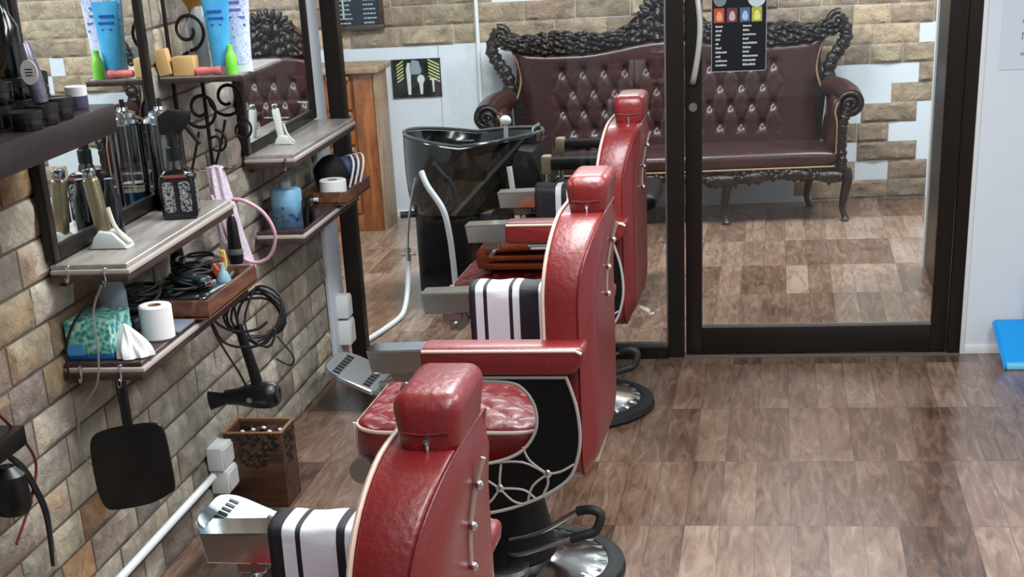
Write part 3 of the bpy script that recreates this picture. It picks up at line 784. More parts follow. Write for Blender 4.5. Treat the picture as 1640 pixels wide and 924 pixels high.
def flecks(name, cols, scale, rough=.35, detail=2.):
    m = bpy.data.materials.new(name); m.use_nodes = True; nt = m.node_tree; bs = nt.nodes['Principled BSDF']
    n = nt.nodes.new('ShaderNodeTexNoise'); n.inputs['Scale'].default_value = scale; n.inputs['Detail'].default_value = detail; n.inputs['Distortion'].default_value = 1.5
    tc = nt.nodes.new('ShaderNodeTexCoord'); r = nt.nodes.new('ShaderNodeValToRGB'); r.color_ramp.interpolation = 'CONSTANT'
    r.color_ramp.elements[0].color = srgb(cols[0][1]); r.color_ramp.elements[0].position = 0; r.color_ramp.elements.remove(r.color_ramp.elements[1])
    for p, c in cols[1:]: r.color_ramp.elements.new(p).color = srgb(c)
    nt.links.new(tc.outputs['Object'], n.inputs['Vector']); nt.links.new(n.outputs['Fac'], r.inputs['Fac']); nt.links.new(r.outputs['Color'], bs.inputs['Base Color'])
    bs.inputs['Roughness'].default_value = rough; return m
CY = mat('cyan_tube', (70, 165, 215), .3, var=.25, vscale=30); CY2 = flecks('sky_blue_tube', [(0, (60, 140, 200)), (.38, (130, 196, 226)), (.55, (176, 214, 232)), (.64, (96, 176, 216))], 90); LAV = flecks('pale_lavender_tube', [(0, (112, 130, 200)), (.36, (190, 200, 228)), (.5, (212, 220, 236)), (.62, (120, 190, 214)), (.68, (206, 214, 234))], 110)
GRN = mat('lime_green_plastic', (120, 205, 70), .35, var=.2); DBL = mat('blue_print', (28, 90, 180), .4); WCAP = mat('translucent_white_cap', (205, 222, 226), .3)
tube_bottle(-1.566, 4.82, ZS, .082, .205, DBL, CY, WCAP, 'tall bright blue squeeze tube standing on the scroll bracket shelf')
tube_bottle(-1.540, 4.92, ZS, .09, .235, DBL, CY2, WCAP, 'pale blue printed squeeze tube standing between the bright blue and lavender tubes')
tube_bottle(-1.522, 4.862, ZS, .092, .23, mat('violet_print', (110, 120, 190), .4), LAV, WCAP, 'pale lavender printed squeeze tube standing behind the small green bottle')
b = MB(); b.lathe([(0, 0), (.016, 0), (.017, .02), (.017, .045), (.012, .058), (.009, .062), (.009, .078), (0, .08)], n=20, c=(-1.530, 4.792, ZS)); tag(b.build('small_bottle', GRN), 'little lime green bottle in front of the blue tubes', 'bottle')
WB = mat('pale_wood_block', (206, 168, 112), .6, var=.15, vscale=20); RDB = mat('red_brush', (178, 66, 48), .5)
b = MB(); b.box(-1.705, -1.640, 4.785, 4.835, ZS, ZS + .052, .004); tag(b.build('wooden_box', WB), 'pale wooden box with pink edge beside the pink tube on the scroll shelf', 'box')
b = MB(); b.box(-.02, .02, -.018, .018, 0, .07, .004, mx=Matrix.Translation((-1.727, 4.80, ZS + .004)) @ Matrix.Rotation(radians(-10), 4, 'Y')); tag(b.build('wooden_block', WB), 'narrow tan block leaning at the wall end of the scroll shelf', 'block')
b = MB(); b.lathe([(0, 0), (.010, 0), (.011, .02), (.0085, .055), (.012, .06), (.012, .075), (0, .075)], n=18, mx=Matrix.Translation((-1.635, 4.79, ZS + .012)) @ Matrix.Rotation(radians(90), 4, 'Y')); tag(b.build('lotion_tube', mat('pink_plastic', (222, 120, 118), .4)), 'small pink tube lying on the edge of the scroll shelf', 'tube')
t = thing('bagged_brush', 'shaving brush wrapped in a clear plastic bag on the scroll shelf', 'brush', (-1.66, 4.93, ZS))
b = MB(); b.lathe([(0, 0), (.02, 0), (.024, .03), (.018, .06), (.03, .10), (.034, .15), (.02, .165), (0, .168)], n=24, c=(-1.66, 4.93, ZS)); b.build('brush_body', mat('dark_teal_bristle', (44, 66, 72), .6, bump=.5, bscale=120), t)
b = MB(); b.lathe([(.02, .0), (.05, .01), (.056, .06), (.05, .12), (.03, .16), (.02, .175)], n=26, c=(-1.655, 4.93, ZS), wob=lambda a, z: 1 + .12 * sin(5 * a + z * 60) + .06 * sin(11 * a)); b.build('plastic_bag', mat('crinkled_bag', (206, 214, 216), .15, alpha=.38), t)
t = thing('shaving_bowl', 'gold and dark brown bowl standing behind the wooden box at the top edge', 'bowl', (-1.69, 4.93, 1.46))
b = MB(); b.lathe([(0, 0), (.02, 0), (.022, .01), (.036, .03), (.04, .055), (.036, .057), (.03, .03), (0, .016)], n=28, c=(-1.665, 4.93, ZS + .165)); b.build('bowl', mat('aged_gold', (172, 128, 66), .3, metal=.7), t)
b = MB(); b.lathe([(.0, .03), (.03, .05), (.038, .09), (.03, .12), (0, .125)], n=28, c=(-1.665, 4.93, ZS + .165)); b.build('bowl_lid', mat('dark_maroon', (56, 24, 24), .35), t)

# --- things on the black shelf: jars
ZB = 1.379
def jar(x, y, z, r, h, label, grp, m1=None, m2=None):
    t = thing('cosmetic_jar', label, 'jar', (x, y, z), 0, grp)
    b = MB(); b.lathe([(0, 0), (r * .96, 0), (r, .003), (r, h * .55), (0, h * .55)], n=28, c=(x, y, z)); b.build('jar_body', m1 or BLACKG, t)
    b = MB(); b.lathe([(0, h * .57), (r * 1.02, h * .57), (r * 1.02, h * .97), (r * .95, h), (r * .9, h * .98), (0, h * .98)], n=28, c=(x, y, z)); b.build('lid', m2 or mat('black_lid', (22, 24, 25), .35), t)
    return t
JG = 'black jars stacked on the black shelf'
for i, (x, y, z, r, h, lb) in enumerate([
    (-1.585, 3.03, 0, .040, .034, 'flat black jar at the near end of the black shelf'),
    (-1.535, 3.28, 0, .034, .036, 'black jar in the bottom front row under the silver tag, third from the far end'),
    (-1.532, 3.36, 0, .034, .040, 'black jar in the bottom front row, second from the far end'),
    (-1.532, 3.44, 0, .034, .044, 'black jar in the bottom front row at its far end'),
    (-1.615, 3.33, 0, .036, .045, 'black jar in the bottom back row, nearest the camera'),
    (-1.613, 3.42, 0, .036, .045, 'black jar in the middle of the bottom back row'),
    (-1.612, 3.51, 0, .036, .045, 'black jar in the bottom back row at its far end'),
    (-1.615, 3.33, .0455, .036, .045, 'black jar stacked on the back row, nearest the camera'),
    (-1.613, 3.42, .0455, .036, .045, 'black jar stacked in the middle of the back row'),
    (-1.612, 3.51, .0455, .036, .045, 'black jar stacked at the far end of the back row'),
    (-1.69, 3.40, 0, .034, .055, 'tall black jar against the wall, nearest the camera'),
    (-1.69, 3.49, 0, .034, .055, 'tall black jar against the wall, far one'),
    (-1.69, 3.49, .0555, .032, .05, 'dark green black jar on top of the far wall jar'),
    (-1.65, 3.13, 0, .04, .05, 'wide black jar under the dark bottle'),
    (-1.60, 3.21, 0, .036, .05, 'black jar beside the dark bottle')]):
    jar(x, y + .1, ZB + z, r, h, lb, JG)
jar(-1.555, 3.71, ZB, .024, .048, 'little dark jar with a white lid at the far end of the black shelf', None, mat('violet_black_label', (70, 66, 92), .35), mat('white_lid', (206, 206, 206), .4))
t = thing('dark_bottle', 'tall dark bottle with white printed band on the black jars', 'bottle', (-1.613, 3.52, ZB + .091))
b = MB(); b.lathe([(0, 0), (.028, 0), (.030, .01), (.030, .10), (.016, .125), (.014, .16), (0, .16)], n=28, c=(-1.613, 3.52, ZB + .091)); b.build('bottle_body', BLACKG, t)
t = thing('trimmer', 'silver grey trimmer with oval white tag among the black jars', 'trimmer', (-1.535, 3.47, ZB + .037))
b = MB(); b.lathe([(0, 0), (.016, 0), (.019, .05), (.016, .10), (.012, .12), (0, .12)], n=20, mx=Matrix.Translation((-1.535, 3.47, ZB + .042)) @ Matrix.Rotation(radians(-9), 4, 'Y')); b.build('trimmer_body', mat('mottled_silver', (120, 118, 130), .25, metal=.6, var=.6, vscale=90), t)
b = MB(); b.lathe([(0, 0), (.0185, 0), (.0185, .003), (0, .003)], n=28, sy=1.35, mx=Matrix.Translation((-1.540, 3.447, ZB + .105)) @ Matrix.Rotation(radians(90), 4, 'X')); tg = b.build('round_tag', mat('tag_white', (206, 208, 208), .4), t)
b = MB(); 
for k in range(3): b.box(-1.548, -1.532, 3.4425, 3.4436, ZB + .098 + k * .006, ZB + .100 + k * .006)
b.build('tag_print', BLACKP, tg, smooth=False)

# --- things on the middle shelf
ZM = 1.0055
def spray_bottle(x, y, z):
    t = thing('spray_bottle', 'black spray bottle with white lettered label on the middle shelf', 'bottle', (x, y, z), radians(12))
    R_ = Matrix.Translation((x, y, z)) @ Matrix.Rotation(radians(12), 4, 'Z') @ Matrix.Diagonal((1.2, 1.1, 1.12, 1))
    b = MB(); b.prism(rrect(-.040, .040, 0, .118, .012, 5, (.008, .008, .03, .03)), 'Y', -.038, .038, .009, 3); bmesh.ops.transform(b.bm, matrix=R_, verts=b.bm.verts[:]); b.build('bottle_body', BLACKG, t)
    b = MB(); b.lathe([(0, .113), (.022, .113), (.015, .135), (.0165, .136), (.0165, .165), (.012, .168), (.012, .20), (0, .20)], n=24, mx=R_); b.build('bottle_neck', BLACKP, t)
    b = MB(); b.prism([(-.024, .195), (.022, .195), (.03, .205), (.048, .225), (.05, .245), (.0, .252), (-.026, .238)], 'Y', -.011, .011, .004, 2, ); bmesh.ops.transform(b.bm, matrix=R_, verts=b.bm.verts[:]); hd = b.build('spray_head', BLACKP, t)
    b = MB(); b.tube([(.028, 0, .225), (.043, 0, .20), (.056, 0, .178), (.062, 0, .168)], lambda q: .008 - .004 * q, 8, smooth=3); bmesh.ops.transform(b.bm, matrix=R_, verts=b.bm.verts[:]); b.build('trigger', BLACKP, hd)
    # labels: pairs of white lettered panels either side of a dark band
    lw = mat('label_white_print', (190, 190, 190), .5)
    rr = random.Random(4)
    b = MB(); b.box(-.034, .034, -.0392, -.0384, .012, .098, mx=R_); b.box(.0402, .041, -.03, .03, .012, .098, mx=R_); lb = b.build('label', mat('label_black', (20, 18, 20), .4), t, smooth=False)
    LPR = flecks('label_lettering', [(0, (24, 22, 26)), (.47, (176, 176, 178)), (.53, (26, 24, 28)), (.60, (190, 190, 190)), (.66, (20, 20, 22))], 85, .5, 3.)
    for xa, xb in ((-.031, -.006), (.006, .031)):
        b = MB(); b.prism(rrect(xa, xb, .018, .090, .008), 'Y', -.0400, -.0392); bmesh.ops.transform(b.bm, matrix=R_, verts=b.bm.verts[:]); b.build('label_print', LPR, lb, smooth=False)
    b = MB(); b.prism(rrect(-.026, .026, .018, .090, .008), 'X', .041, .0418); bmesh.ops.transform(b.bm, matrix=R_, verts=b.bm.verts[:]); b.build('label_print', LPR, lb, smooth=False)
    b = MB(); b.box(-.026, .026, -.0402, -.039, .099, .106, mx=R_); b.build('label_band', mat('label_band', (130, 64, 54), .5), lb, smooth=False)
spray_bottle(-1.603, 4.42, ZM)
t = thing('disinfectant_jar', 'tall clear glass jar of blue liquid with chrome lid behind the spray bottle', 'jar', (-1.675, 4.56, ZM))
JX, JY = -1.676, 4.56
b = MB(); b.lathe([(.044, 0), (.048, .004), (.048, .235), (.046, .235), (.046, .006), (0, .006)], n=40, c=(JX, JY, ZM)); b.build('jar_glass', JARGL, t)
b = MB(); b.lathe([(0, .007), (.0445, .007), (.0445, .052), (0, .052)], n=36, c=(JX, JY, ZM)); b.build('blue_liquid', BLUEL, t)
b = MB(); b.lathe([(.049, .232), (.052, .236), (.050, .246), (.036, .252), (.034, .262), (.018, .268), (.016, .276), (0, .278)], n=40, c=(JX, JY, ZM)); ld = b.build('chrome_lid', CHROME, t)
b = MB(); b.cyl((JX, JY, ZM + .276), (JX, JY, ZM + .296), .007); b.build('lid_knob', BLACKP, ld)
b = MB(); b.lathe([(0, .07), (.03, .07), (.03, .074), (0, .074)], n=24, c=(JX, JY, ZM)); b.cyl((JX, JY, ZM + .07), (JX, JY, ZM + .235), .003); b.build('lift_basket', CHROME, t)

def stand_clipper(x, y, z, body, label, rz=0, sc=1.):
    t = thing('hair_clipper', label, 'clipper', (x, y, z), rz, 'hair clippers standing in clear bases')
    R_ = Matrix.Translation((x, y, z)) @ Matrix.Rotation(rz, 4, 'Z') @ Matrix.Scale(sc, 4)
    b = MB(); b.prism([(-.045, 0), (.055, 0), (.05, .012), (.02, .04), (-.015, .045), (-.03, .03)], 'Y', -.032, .032, .006, 2); bmesh.ops.transform(b.bm, matrix=R_, verts=b.bm.verts[:]); b.build('stand_base', mat('frosted_plastic', (196, 204, 200), .25, coat=.3), t)
    b = MB(); b.box(-.024, .012, -.018, .018, .035, .175, .010, 3, mx=R_ @ Matrix.Rotation(radians(-7), 4, 'Y')); bd = b.build('clipper_body', body, t)
    b = MB(); b.box(-.018, .008, -.019, .019, .172, .196, .006, 2, mx=R_ @ Matrix.Rotation(radians(-7), 4, 'Y')); b.build('blade_head', CHROME, bd)
    b = MB(); b.tube([(.012, -.01, .10), (.022, -.012, .06), (.04, -.014, .03), (.06, -.016, .012)], .006, 8, smooth=4); bmesh.ops.transform(b.bm, matrix=R_, verts=b.bm.verts[:]); b.build('lever', mat('cream_plastic', (206, 204, 186), .35), t)
    return t
stand_clipper(-1.662, 4.03, ZM, mat('champagne_gold', (150, 140, 110), .28, metal=.75), 'gold hair clipper standing at the near end of the middle shelf')
stand_clipper(-1.672, 5.72, 1.0105, mat('white_clipper', (205, 208, 204), .35), 'white hair clipper standing on the far grey shelf', sc=.68)
b = MB(); b.lathe([(0, 0), (.022, 0), (.024, .01), (.024, .10), (.012, .125), (.012, .15), (0, .15)], n=24, c=(-1.69, 4.15, ZM)); tag(b.build('black_bottle', BLACKG), 'slim black bottle standing behind the gold clipper', 'bottle')

# towel and pink hose hanging below the shelf end
LP = mat('lilac_towel', (206, 192, 204), .9, bump=.4, bscale=90, var=.15, vscale=25); 
b = MB()
def tw(u, v):
    a = u * 2 * pi; r = .026 + .036 * v + .006 * sin(3 * a + 2) + .004 * sin(7 * a + v * 5)
    return (-1.655 + .03 * v + r * cos(a) * .75, 4.90 + .03 * v + r * sin(a), 1.065 - .31 * v)
V = b.grid(tw, 36, 24, closed_u=True); b.bm.faces.new([V[i][0] for i in range(36)]); b.bm.faces.new([V[i][-1] for i in range(35, -1, -1)])
twl = b.build('hanging_towel', LP); tag(twl, 'white and lilac towel bunched and hanging beside the shelf end', 'towel')
b = MB(); b.tube([(XW - .002, 4.90, 1.06), (-1.66, 4.9, 1.055), (-1.60, 4.9, 1.06), (-1.592, 4.9, 1.075)], .004, 8, smooth=3); tag(b.build('towel_hook', CHROME), 'metal wall hook holding the lilac towel', 'hook')
b = MB()
b.tube([(-1.60, 4.86, .975), (-1.56, 4.86, .968), (-1.51, 4.87, .93), (-1.485, 4.88, .865), (-1.51, 4.89, .80), (-1.557, 4.89, .779), (-1.60, 4.88, .80), (-1.628, 4.86, .86), (-1.64, 4.85, .93), (-1.66, 4.85, .99)], .0055, 10, smooth=7)
tag(b.build('pink_hose', mat('pink_rubber', (206, 164, 180), .4)), 'loop of pale pink hose hanging past the end of the middle shelf', 'hose')

# --- tissue box, rolls and clear bottle on the lower shelf
ZL = .766
TB = mat('tissue_box_print', (60, 150, 150), .5)
m = bpy.data.materials.new('floral_tissue_print'); m.use_nodes = True; nt = m.node_tree; bs = nt.nodes['Principled BSDF']
vt = nt.nodes.new('ShaderNodeTexVoronoi'); vt.inputs['Scale'].default_value = 90; vt.feature = 'SMOOTH_F1'; tc = nt.nodes.new('ShaderNodeTexCoord'); rp = nt.nodes.new('ShaderNodeValToRGB')
rp.color_ramp.elements[0].color = srgb((50, 130, 140)); rp.color_ramp.elements[1].color = srgb((176, 220, 206)); rp.color_ramp.elements[0].position = .25; rp.color_ramp.elements[1].position = .6
k = rp.color_ramp.elements.new(.42); k.color = srgb((100, 186, 166))
nt.links.new(tc.outputs['Object'], vt.inputs['Vector']); nt.links.new(vt.outputs['Distance'], rp.inputs['Fac']); nt.links.new(rp.outputs['Color'], bs.inputs['Base Color']); bs.inputs['Roughness'].default_value = .4
t = thing('tissue_box', 'turquoise floral tissue box with a white tissue at its end', 'tissue box', (-1.665, 3.93, ZL))
b = MB(); b.box(-1.739, -1.62, 3.835, 3.99, ZL + .012, ZL + .098, .006); b.build('box_body', m, t)
b = MB(); b.box(-1.7395, -1.6195, 3.8345, 3.9905, ZL, ZL + .013, .003); b.build('box_base', mat('deep_blue_card', (24, 84, 150), .5), t)
b = MB(); b.box(-1.738, -1.695, 3.8335, 3.836, ZL + .012, ZL + .04, .0); b.build('box_print', mat('blue_card', (70, 150, 210), .5), t)
b = MB()
def tis(u, v):
    a = 2 * pi * u; r = (.041 * (1 - v ** 1.7) + .003) * (1 + .13 * sin(3 * a + 1 + 2 * v) + .08 * sin(7 * a + 5 * v) + .05 * sin(13 * a))
    return (-1.578 + r * cos(a) - .018 * v, 3.868 + r * sin(a) * .9 + .01 * v, ZL + .002 + .078 * v + .010 * sin(4 * a + 1) * v * (1 - v) * 3)
V = b.grid(tis, 60, 22, closed_u=True); b.bm.faces.new([V[i][0] for i in range(60)]); b.bm.faces.new([V[i][-1] for i in range(59, -1, -1)])
b.build('tissue', PAPER, t, angle=30)
def roll(x, y, z, r, h, label):
    t = thing('toilet_roll', label, 'toilet roll', (x, y, z), 0, 'white toilet rolls')
    b = MB(); b.lathe([(.018, .003), (r - .004, 0), (r, .004), (r, h - .004), (r - .004, h), (.018, h - .002), (.018, .003)], n=40, c=(x, y, z), wob=lambda a, q: 1 + .006 * sin(3 * a)); b.build('paper_roll', PAPER, t)
    b = MB(); b.lathe([(.0165, .002), (.018, .002), (.018, h - .001), (.0165, h - .001), (.0165, .002)], n=24, c=(x, y, z)); b.build('cardboard_core', mat('cardboard', (150, 124, 98), .8), t)
roll(-1.575, 4.045, ZL, .043, .088, 'toilet roll beside the tissue box on the nearer lower shelf')
roll(-1.60, 6.05, .7625, .05, .072, 'toilet roll in the wooden tray by the white pillar')
b = MB(); b.box(-1.60, -1.535, 4.092, 4.22, ZL, ZL + .006, .001); tag(b.build('magazine', mat('grey_magazine', (120, 128, 140), .35)), 'thin grey magazine behind the toilet roll on the lower shelf', 'magazine')
t = thing('clear_bottle', 'clear plastic bottle standing behind the tissue box', 'bottle', (-1.665, 4.10, ZL))
b = MB(); b.lathe([(0, 0), (.034, 0), (.036, .006), (.036, .12), (.03, .14), (.018, .155), (.018, .17), (0, .172)], n=32, c=(-1.69, 4.06, ZL)); b.build('bottle_body', mat('clear_pale_plastic', (196, 212, 222), .12, alpha=.42), t)
b = MB(); b.lathe([(0, .0), (.0335, 0), (.0345, .05), (0, .05)], n=28, c=(-1.69, 4.06, ZL + .004)); b.build('clear_liquid', mat('milky_liquid', (176, 196, 206), .2, alpha=.6), t)
# black cord and thin clear cord hanging from the shelf hook
b = MB(); b.tube([(-1.597, 3.79, .965), (-1.632, 3.79, .93), (-1.69, 3.79, .87), (-1.722, 3.79, .80), (-1.725, 3.79, .72)], .0035, 8, smooth=5); tag(b.build('drooping_cable', RUBBER), 'black cord drooping from the middle shelf hook to the tissue box', 'cord')
b = MB(); b.tube([(-1.60, 3.785, .963), (-1.63, 3.782, .90), (-1.632, 3.775, .80), (-1.65, 3.775, .72), (-1.70, 3.78, .66), (-1.725, 3.79, .60), (-1.726, 3.80, .53), (-1.71, 3.80, .50)], .003, 8, smooth=6); tag(b.build('clear_thin_cord', mat('clear_vinyl', (150, 150, 145), .2, alpha=.55)), 'thin translucent cord hanging down left of the black hand mirror', 'cord')

# black square hand mirror hanging from the lower shelf
t = thing('hand_mirror', 'square black hand mirror hanging by its handle below the lower shelf', 'hand mirror', (-1.594, 3.785, .39))
b = MB(); o2 = spl2([(-1.692, .575), (-1.66, .598), (-1.59, .612), (-1.52, .618), (-1.497, .600), (-1.490, .52), (-1.489, .45), (-1.505, .432), (-1.56, .405), (-1.65, .388), (-1.683, .395), (-1.697, .44), (-1.70, .52)], 4, True)
b.prism(o2, 'Y', 3.777, 3.790, .003, 2); b.build('mirror_back', BLACKP, t)
b = MB(); b.tube([(-1.588, 3.783, .608), (-1.589, 3.783, .66), (-1.59, 3.783, .71), (-1.59, 3.783, .728)], lambda q: .0135 + .002 * q, 12, smooth=4, flat=.6); b.build('handle', BLACKP, t)
b = MB(); b.tube([(-1.590, 3.772, .722 + .012 * sin(a)) if False else (-1.590 + .005 * cos(a), 3.7735, .722 + .010 * sin(a)) for a in [2 * pi * i / 14 for i in range(14)]], .0015, 6, closed=True); b.build('hanging_loop', STEEL, t)

# clippers, cords and odds in the tray
ZT = .7755
def lying_clipper(x, y, z, rz, m1, label, L_=.15):
    t = thing('hair_clipper', label, 'clipper', (x, y, z), rz, 'clippers lying in the wooden tray')
    R_ = Matrix.Translation((x, y, z)) @ Matrix.Rotation(rz, 4, 'Z')
    b = MB(); b.prism(spl2([(-L_ / 2, -.016), (-L_ * .1, -.019), (L_ * .3, -.022), (L_ / 2, -.018), (L_ / 2, .018), (L_ * .3, .022), (-L_ * .1, .019), (-L_ / 2, .016)], 3, True), 'Z', 0, .036, .010, 3); bmesh.ops.transform(b.bm, matrix=R_, verts=b.bm.verts[:]); b.build('clipper_body', m1, t)
    b = MB(); b.box(L_ / 2 - .004, L_ / 2 + .018, -.021, .021, .010, .026, .003, mx=R_); b.build('blade_head', CHROME, t)
    b = MB(); b.box(-.02, .02, -.006, .006, .035, .0385, .001, mx=R_); b.build('switch', STEEL, t)
DG = mat('dark_teal_grey_plastic', (40, 52, 60), .3)
lying_clipper(-1.63, 4.33, ZT, radians(20), BLACKP, 'black clipper lying at the near end of the tray')
lying_clipper(-1.543, 4.43, ZT, radians(85), DG, 'dark grey clipper lying near the front edge of the tray')
lying_clipper(-1.64, 4.46, ZT, radians(50), BLACKP, 'black clipper lying in the middle of the tray')
lying_clipper(-1.555, 4.58, ZT, radians(100), BLACKP, 'black clipper lying at the far front corner of the tray', .12)
lying_clipper(-1.60, 4.41, ZT + .039, radians(-30), DG, 'grey teal clipper lying on top of the other clippers', .13)
lying_clipper(-1.70, 4.21, ZL, radians(85), BLACKP, 'black clipper on the lower shelf by the wall, before the tray', .14)
lying_clipper(-1.655, 4.17, ZL, radians(70), DG, 'grey clipper on the lower shelf between the toilet roll and the tray', .12)
rr = random.Random(3)
for i in range(3):
    pts = []
    for k in range(20):
        a = k * 1.1 + i; pts.append((-1.68 + .045 * cos(a) + rr.uniform(-.012, .012), 4.20 + i * .02 + .07 * sin(a) + rr.uniform(-.01, .01), ZL + .048 + .016 * i + rr.uniform(-.006, .012)))
    b = MB(); b.tube(pts, .0042, 7, smooth=5); tag(b.build('power_cord', RUBBER), ['lowest', 'middle', 'topmost'][i] + ' coil of black cord heaped on the lower shelf by the wall, before the tray', 'cord', 'cords heaped before the tray')
rr = random.Random(3)
for i in range(4):
    pts = []
    for k in range(16):
        a = k * .9 + i; pts.append((-1.62 + .055 * cos(a) + rr.uniform(-.01, .01), 4.38 + i * .055 + .07 * sin(a) + rr.uniform(-.01, .01), ZT + .045 + .012 * i + rr.uniform(-.006, .014)))
    b = MB(); b.tube(pts, .0038, 7, smooth=5); tag(b.build('power_cord', RUBBER), ['black cord tangled at the near end of the tray', 'black cord tangled over the middle of the tray', 'black cord tangled behind the middle clipper', 'black cord tangled at the far end of the tray'][i], 'cord', 'tangled cords in the tray')
b = MB(); b.lathe([(0, 0), (.02, 0), (.022, .04), (.014, .06), (.008, .07), (.008, .085), (0, .086)], n=20, c=(-1.535, 4.50, ZT)); tag(b.build('oil_bottle', mat('translucent_blue_plastic', (150, 186, 200), .2, alpha=.8)), 'small pale blue oil bottle standing at the front of the tray', 'bottle')
# two dark clippers hanging from the middle shelf
def hang_clipper(x, y, z, label):
    t = thing('hanging_clipper', label, 'clipper', (x, y, z), 0, 'clippers hanging under the middle shelf')
    b = MB(); b.lathe([(0, 0), (.020, .0), (.024, .02), (.019, .07), (.016, .12), (.010, .14), (0, .142)], n=24, c=(x, y, z), sy=.8); b.build('clipper_body', BLACKP, t)
    b = MB(); b.lathe([(.0235, .028), (.0245, .03), (.0225, .045), (.0215, .045)], n=24, c=(x, y, z), sy=.8); b.build('grey_band', mat('grey_band', (90, 96, 96), .4), t)
    b = MB(); b.cyl((x, y, z + .139), (x, y, .963), .0035); b.build('cord', RUBBER, t)
hang_clipper(-1.60, 4.83, .79, 'black clipper with grey band hanging beside the lilac towel'); hang_clipper(-1.70, 4.60, .81, 'black clipper hanging between the middle shelf and the tray')
# bundle of orange and yellow clips
for i, (dx, dy, dz, c_, nm) in enumerate([(0, 0, 0, (190, 80, 50), 'orange red clip in the bunch beside the tray end'), (.012, .012, .022, (220, 190, 90), 'yellow clip in the bunch beside the tray end'), (-.012, .01, .012, (200, 110, 80), 'dull orange clip in the bunch beside the tray end')]):
    b = MB(); b.prism([(-.007, 0), (.007, 0), (.010, .02), (.006, .055), (-.006, .055), (-.010, .02)], 'Y', -.006, .006, .002, 1)
    bmesh.ops.transform(b.bm, matrix=Matrix.Translation((-1.60 + dx, 4.665 + dy, ZT + .01 + dz)) @ Matrix.Rotation(.5 * (i - 1), 4, 'Y'), verts=b.bm.verts[:]); tag(b.build('hair_clip', mat('clip_%d' % i, c_, .4)), nm, 'clip', 'coloured hair clips')
tray_b = None

# hair dryer with its coiled cable
t = thing('hair_dryer', 'black hair dryer hanging nozzle left below the tray', 'hair dryer', (-1.59, 4.68, .38))
DY = 4.66
b = MB(); ax = Matrix.Translation((-1.465, DY, .432)) @ Matrix.Rotation(radians(-93), 4, 'Y')
b.lathe([(0, 0), (.028, 0), (.036, .008), (.041, .03), (.040, .06), (.033, .10), (.026, .125), (.023, .16), (.022, .165), (0, .165)], n=36, mx=ax); b.build('dryer_body', BLACKP, t)
b = MB(); b.lathe([(.018, 0), (.020, .02), (.028, .055), (.030, .060), (.026, .060), (.015, .0)], n=24, sy=.65, mx=Matrix.Translation((-1.622, DY, .421)) @ Matrix.Rotation(radians(-97), 4, 'Y')); b.build('nozzle', BLACKP, t)
b = MB(); b.lathe([(0, 0), (.026, 0), (.026, .003), (.018, .004), (.016, .0), (0, .001)], n=30, mx=Matrix.Translation((-1.464, DY, .432)) @ Matrix.Rotation(radians(87), 4, 'Y')); b.build('rear_grille', mat('dark_grille', (40, 42, 44), .4, bump=1, bscale=300), t)
b = MB(); b.tube([(-1.525, DY, .45), (-1.532, DY, .50), (-1.545, DY, .56), (-1.556, DY, .61), (-1.562, DY, .645)], lambda q: .019 - .006 * q, 14, smooth=4, flat=.8); hd = b.build('handle', BLACKP, t)
b = MB(); b.cyl((-1.545, DY - .0405, .425), (-1.545, DY - .036, .425), .008); b.build('badge', STEEL, t)
b = MB(); b.tube([(-1.562, DY, .64), (-1.568, DY, .70), (-1.575, 4.70, .755), (-1.59, 4.72, .763)], .004, 8, smooth=5); b.build('cord', RUBBER, hd)
for i in range(5):
    b = MB(); pts = []
    rx, rz_ = .055 + .008 * i, .085 - .006 * i; cx, cz_ = -1.50 - .012 * i, .66 - .006 * i
    for k in range(20):
        a = 2 * pi * k / 20; pts.append((cx + rx * cos(a) + .008 * sin(3 * a + i), 4.72 + .03 * sin(a + i * .5) + i * .012, cz_ + rz_ * sin(a) + .006 * cos(2 * a + i)))
    b.tube(pts, .004, 8, closed=True); o = b.build('cable_loop', RUBBER, t)
b = MB(); b.tube([(-1.63, 4.60, .70), (-1.60, 4.60, .66), (-1.55, 4.60, .64), (-1.49, 4.60, .645), (-1.455, 4.61, .665)], .004, 8, smooth=5); b.build('cable_swag', RUBBER, t)
b = MB(); b.tube([(-1.64, 4.60, .72), (-1.61, 4.60, .62), (-1.56, 4.60, .52), (-1.545, 4.62, .462)], .0038, 8, smooth=5); b.build('cable_swag', RUBBER, t)
b = MB(); b.tube([(-1.63, 4.61, .68), (-1.60, 4.61, .61), (-1.54, 4.61, .59), (-1.48, 4.61, .60), (-1.44, 4.62, .64)], .004, 8, smooth=5); b.build('cable_swag', RUBBER, t)
b = MB(); b.tube([(-1.46, 4.7, .60), (-1.43, 4.7, .56), (-1.415, 4.7, .53), (-1.43, 4.7, .51), (-1.47, 4.7, .53)], .003, 8, smooth=5); b.build('cable_swag', RUBBER, t)

# blue tub and black bag on the far lower shelf
t = thing('blue_tub', 'pale blue printed tub with small pump standing in a clear box', 'tub', (-1.645, 5.60, .7525))
b = MB(); b.lathe([(0, 0), (.048, 0), (.052, .006), (.054, .12), (.050, .126), (.03, .13), (0, .13)], n=36, c=(-1.65, 5.60, .7535)); tb_ = b.build('tub_body', mat('pale_blue_print', (120, 170, 200), .35, var=.3, vscale=30), t)
b = MB(); b.lathe([(0, .13), (.02, .13), (.02, .15), (.01, .155), (0, .155)], n=20, c=(-1.65, 5.60, .7535)); b.build('cap', mat('grey_cap', (150, 156, 158), .4), t)
b = MB(); rr = random.Random(9)
for k in range(16):
    a = radians(rr.uniform(205, 335)); z = .765 + rr.uniform(.01, .06); b.box(-.004, .004, -.001, .001, 0, rr.uniform(.003, .008), mx=Matrix.Translation((-1.65 + .0545 * cos(a), 5.60 + .0545 * sin(a), z)) @ Matrix.Rotation(a + pi / 2, 4, 'Z'))
b.build('tub_print', DBL, tb_, smooth=False)
b = MB()
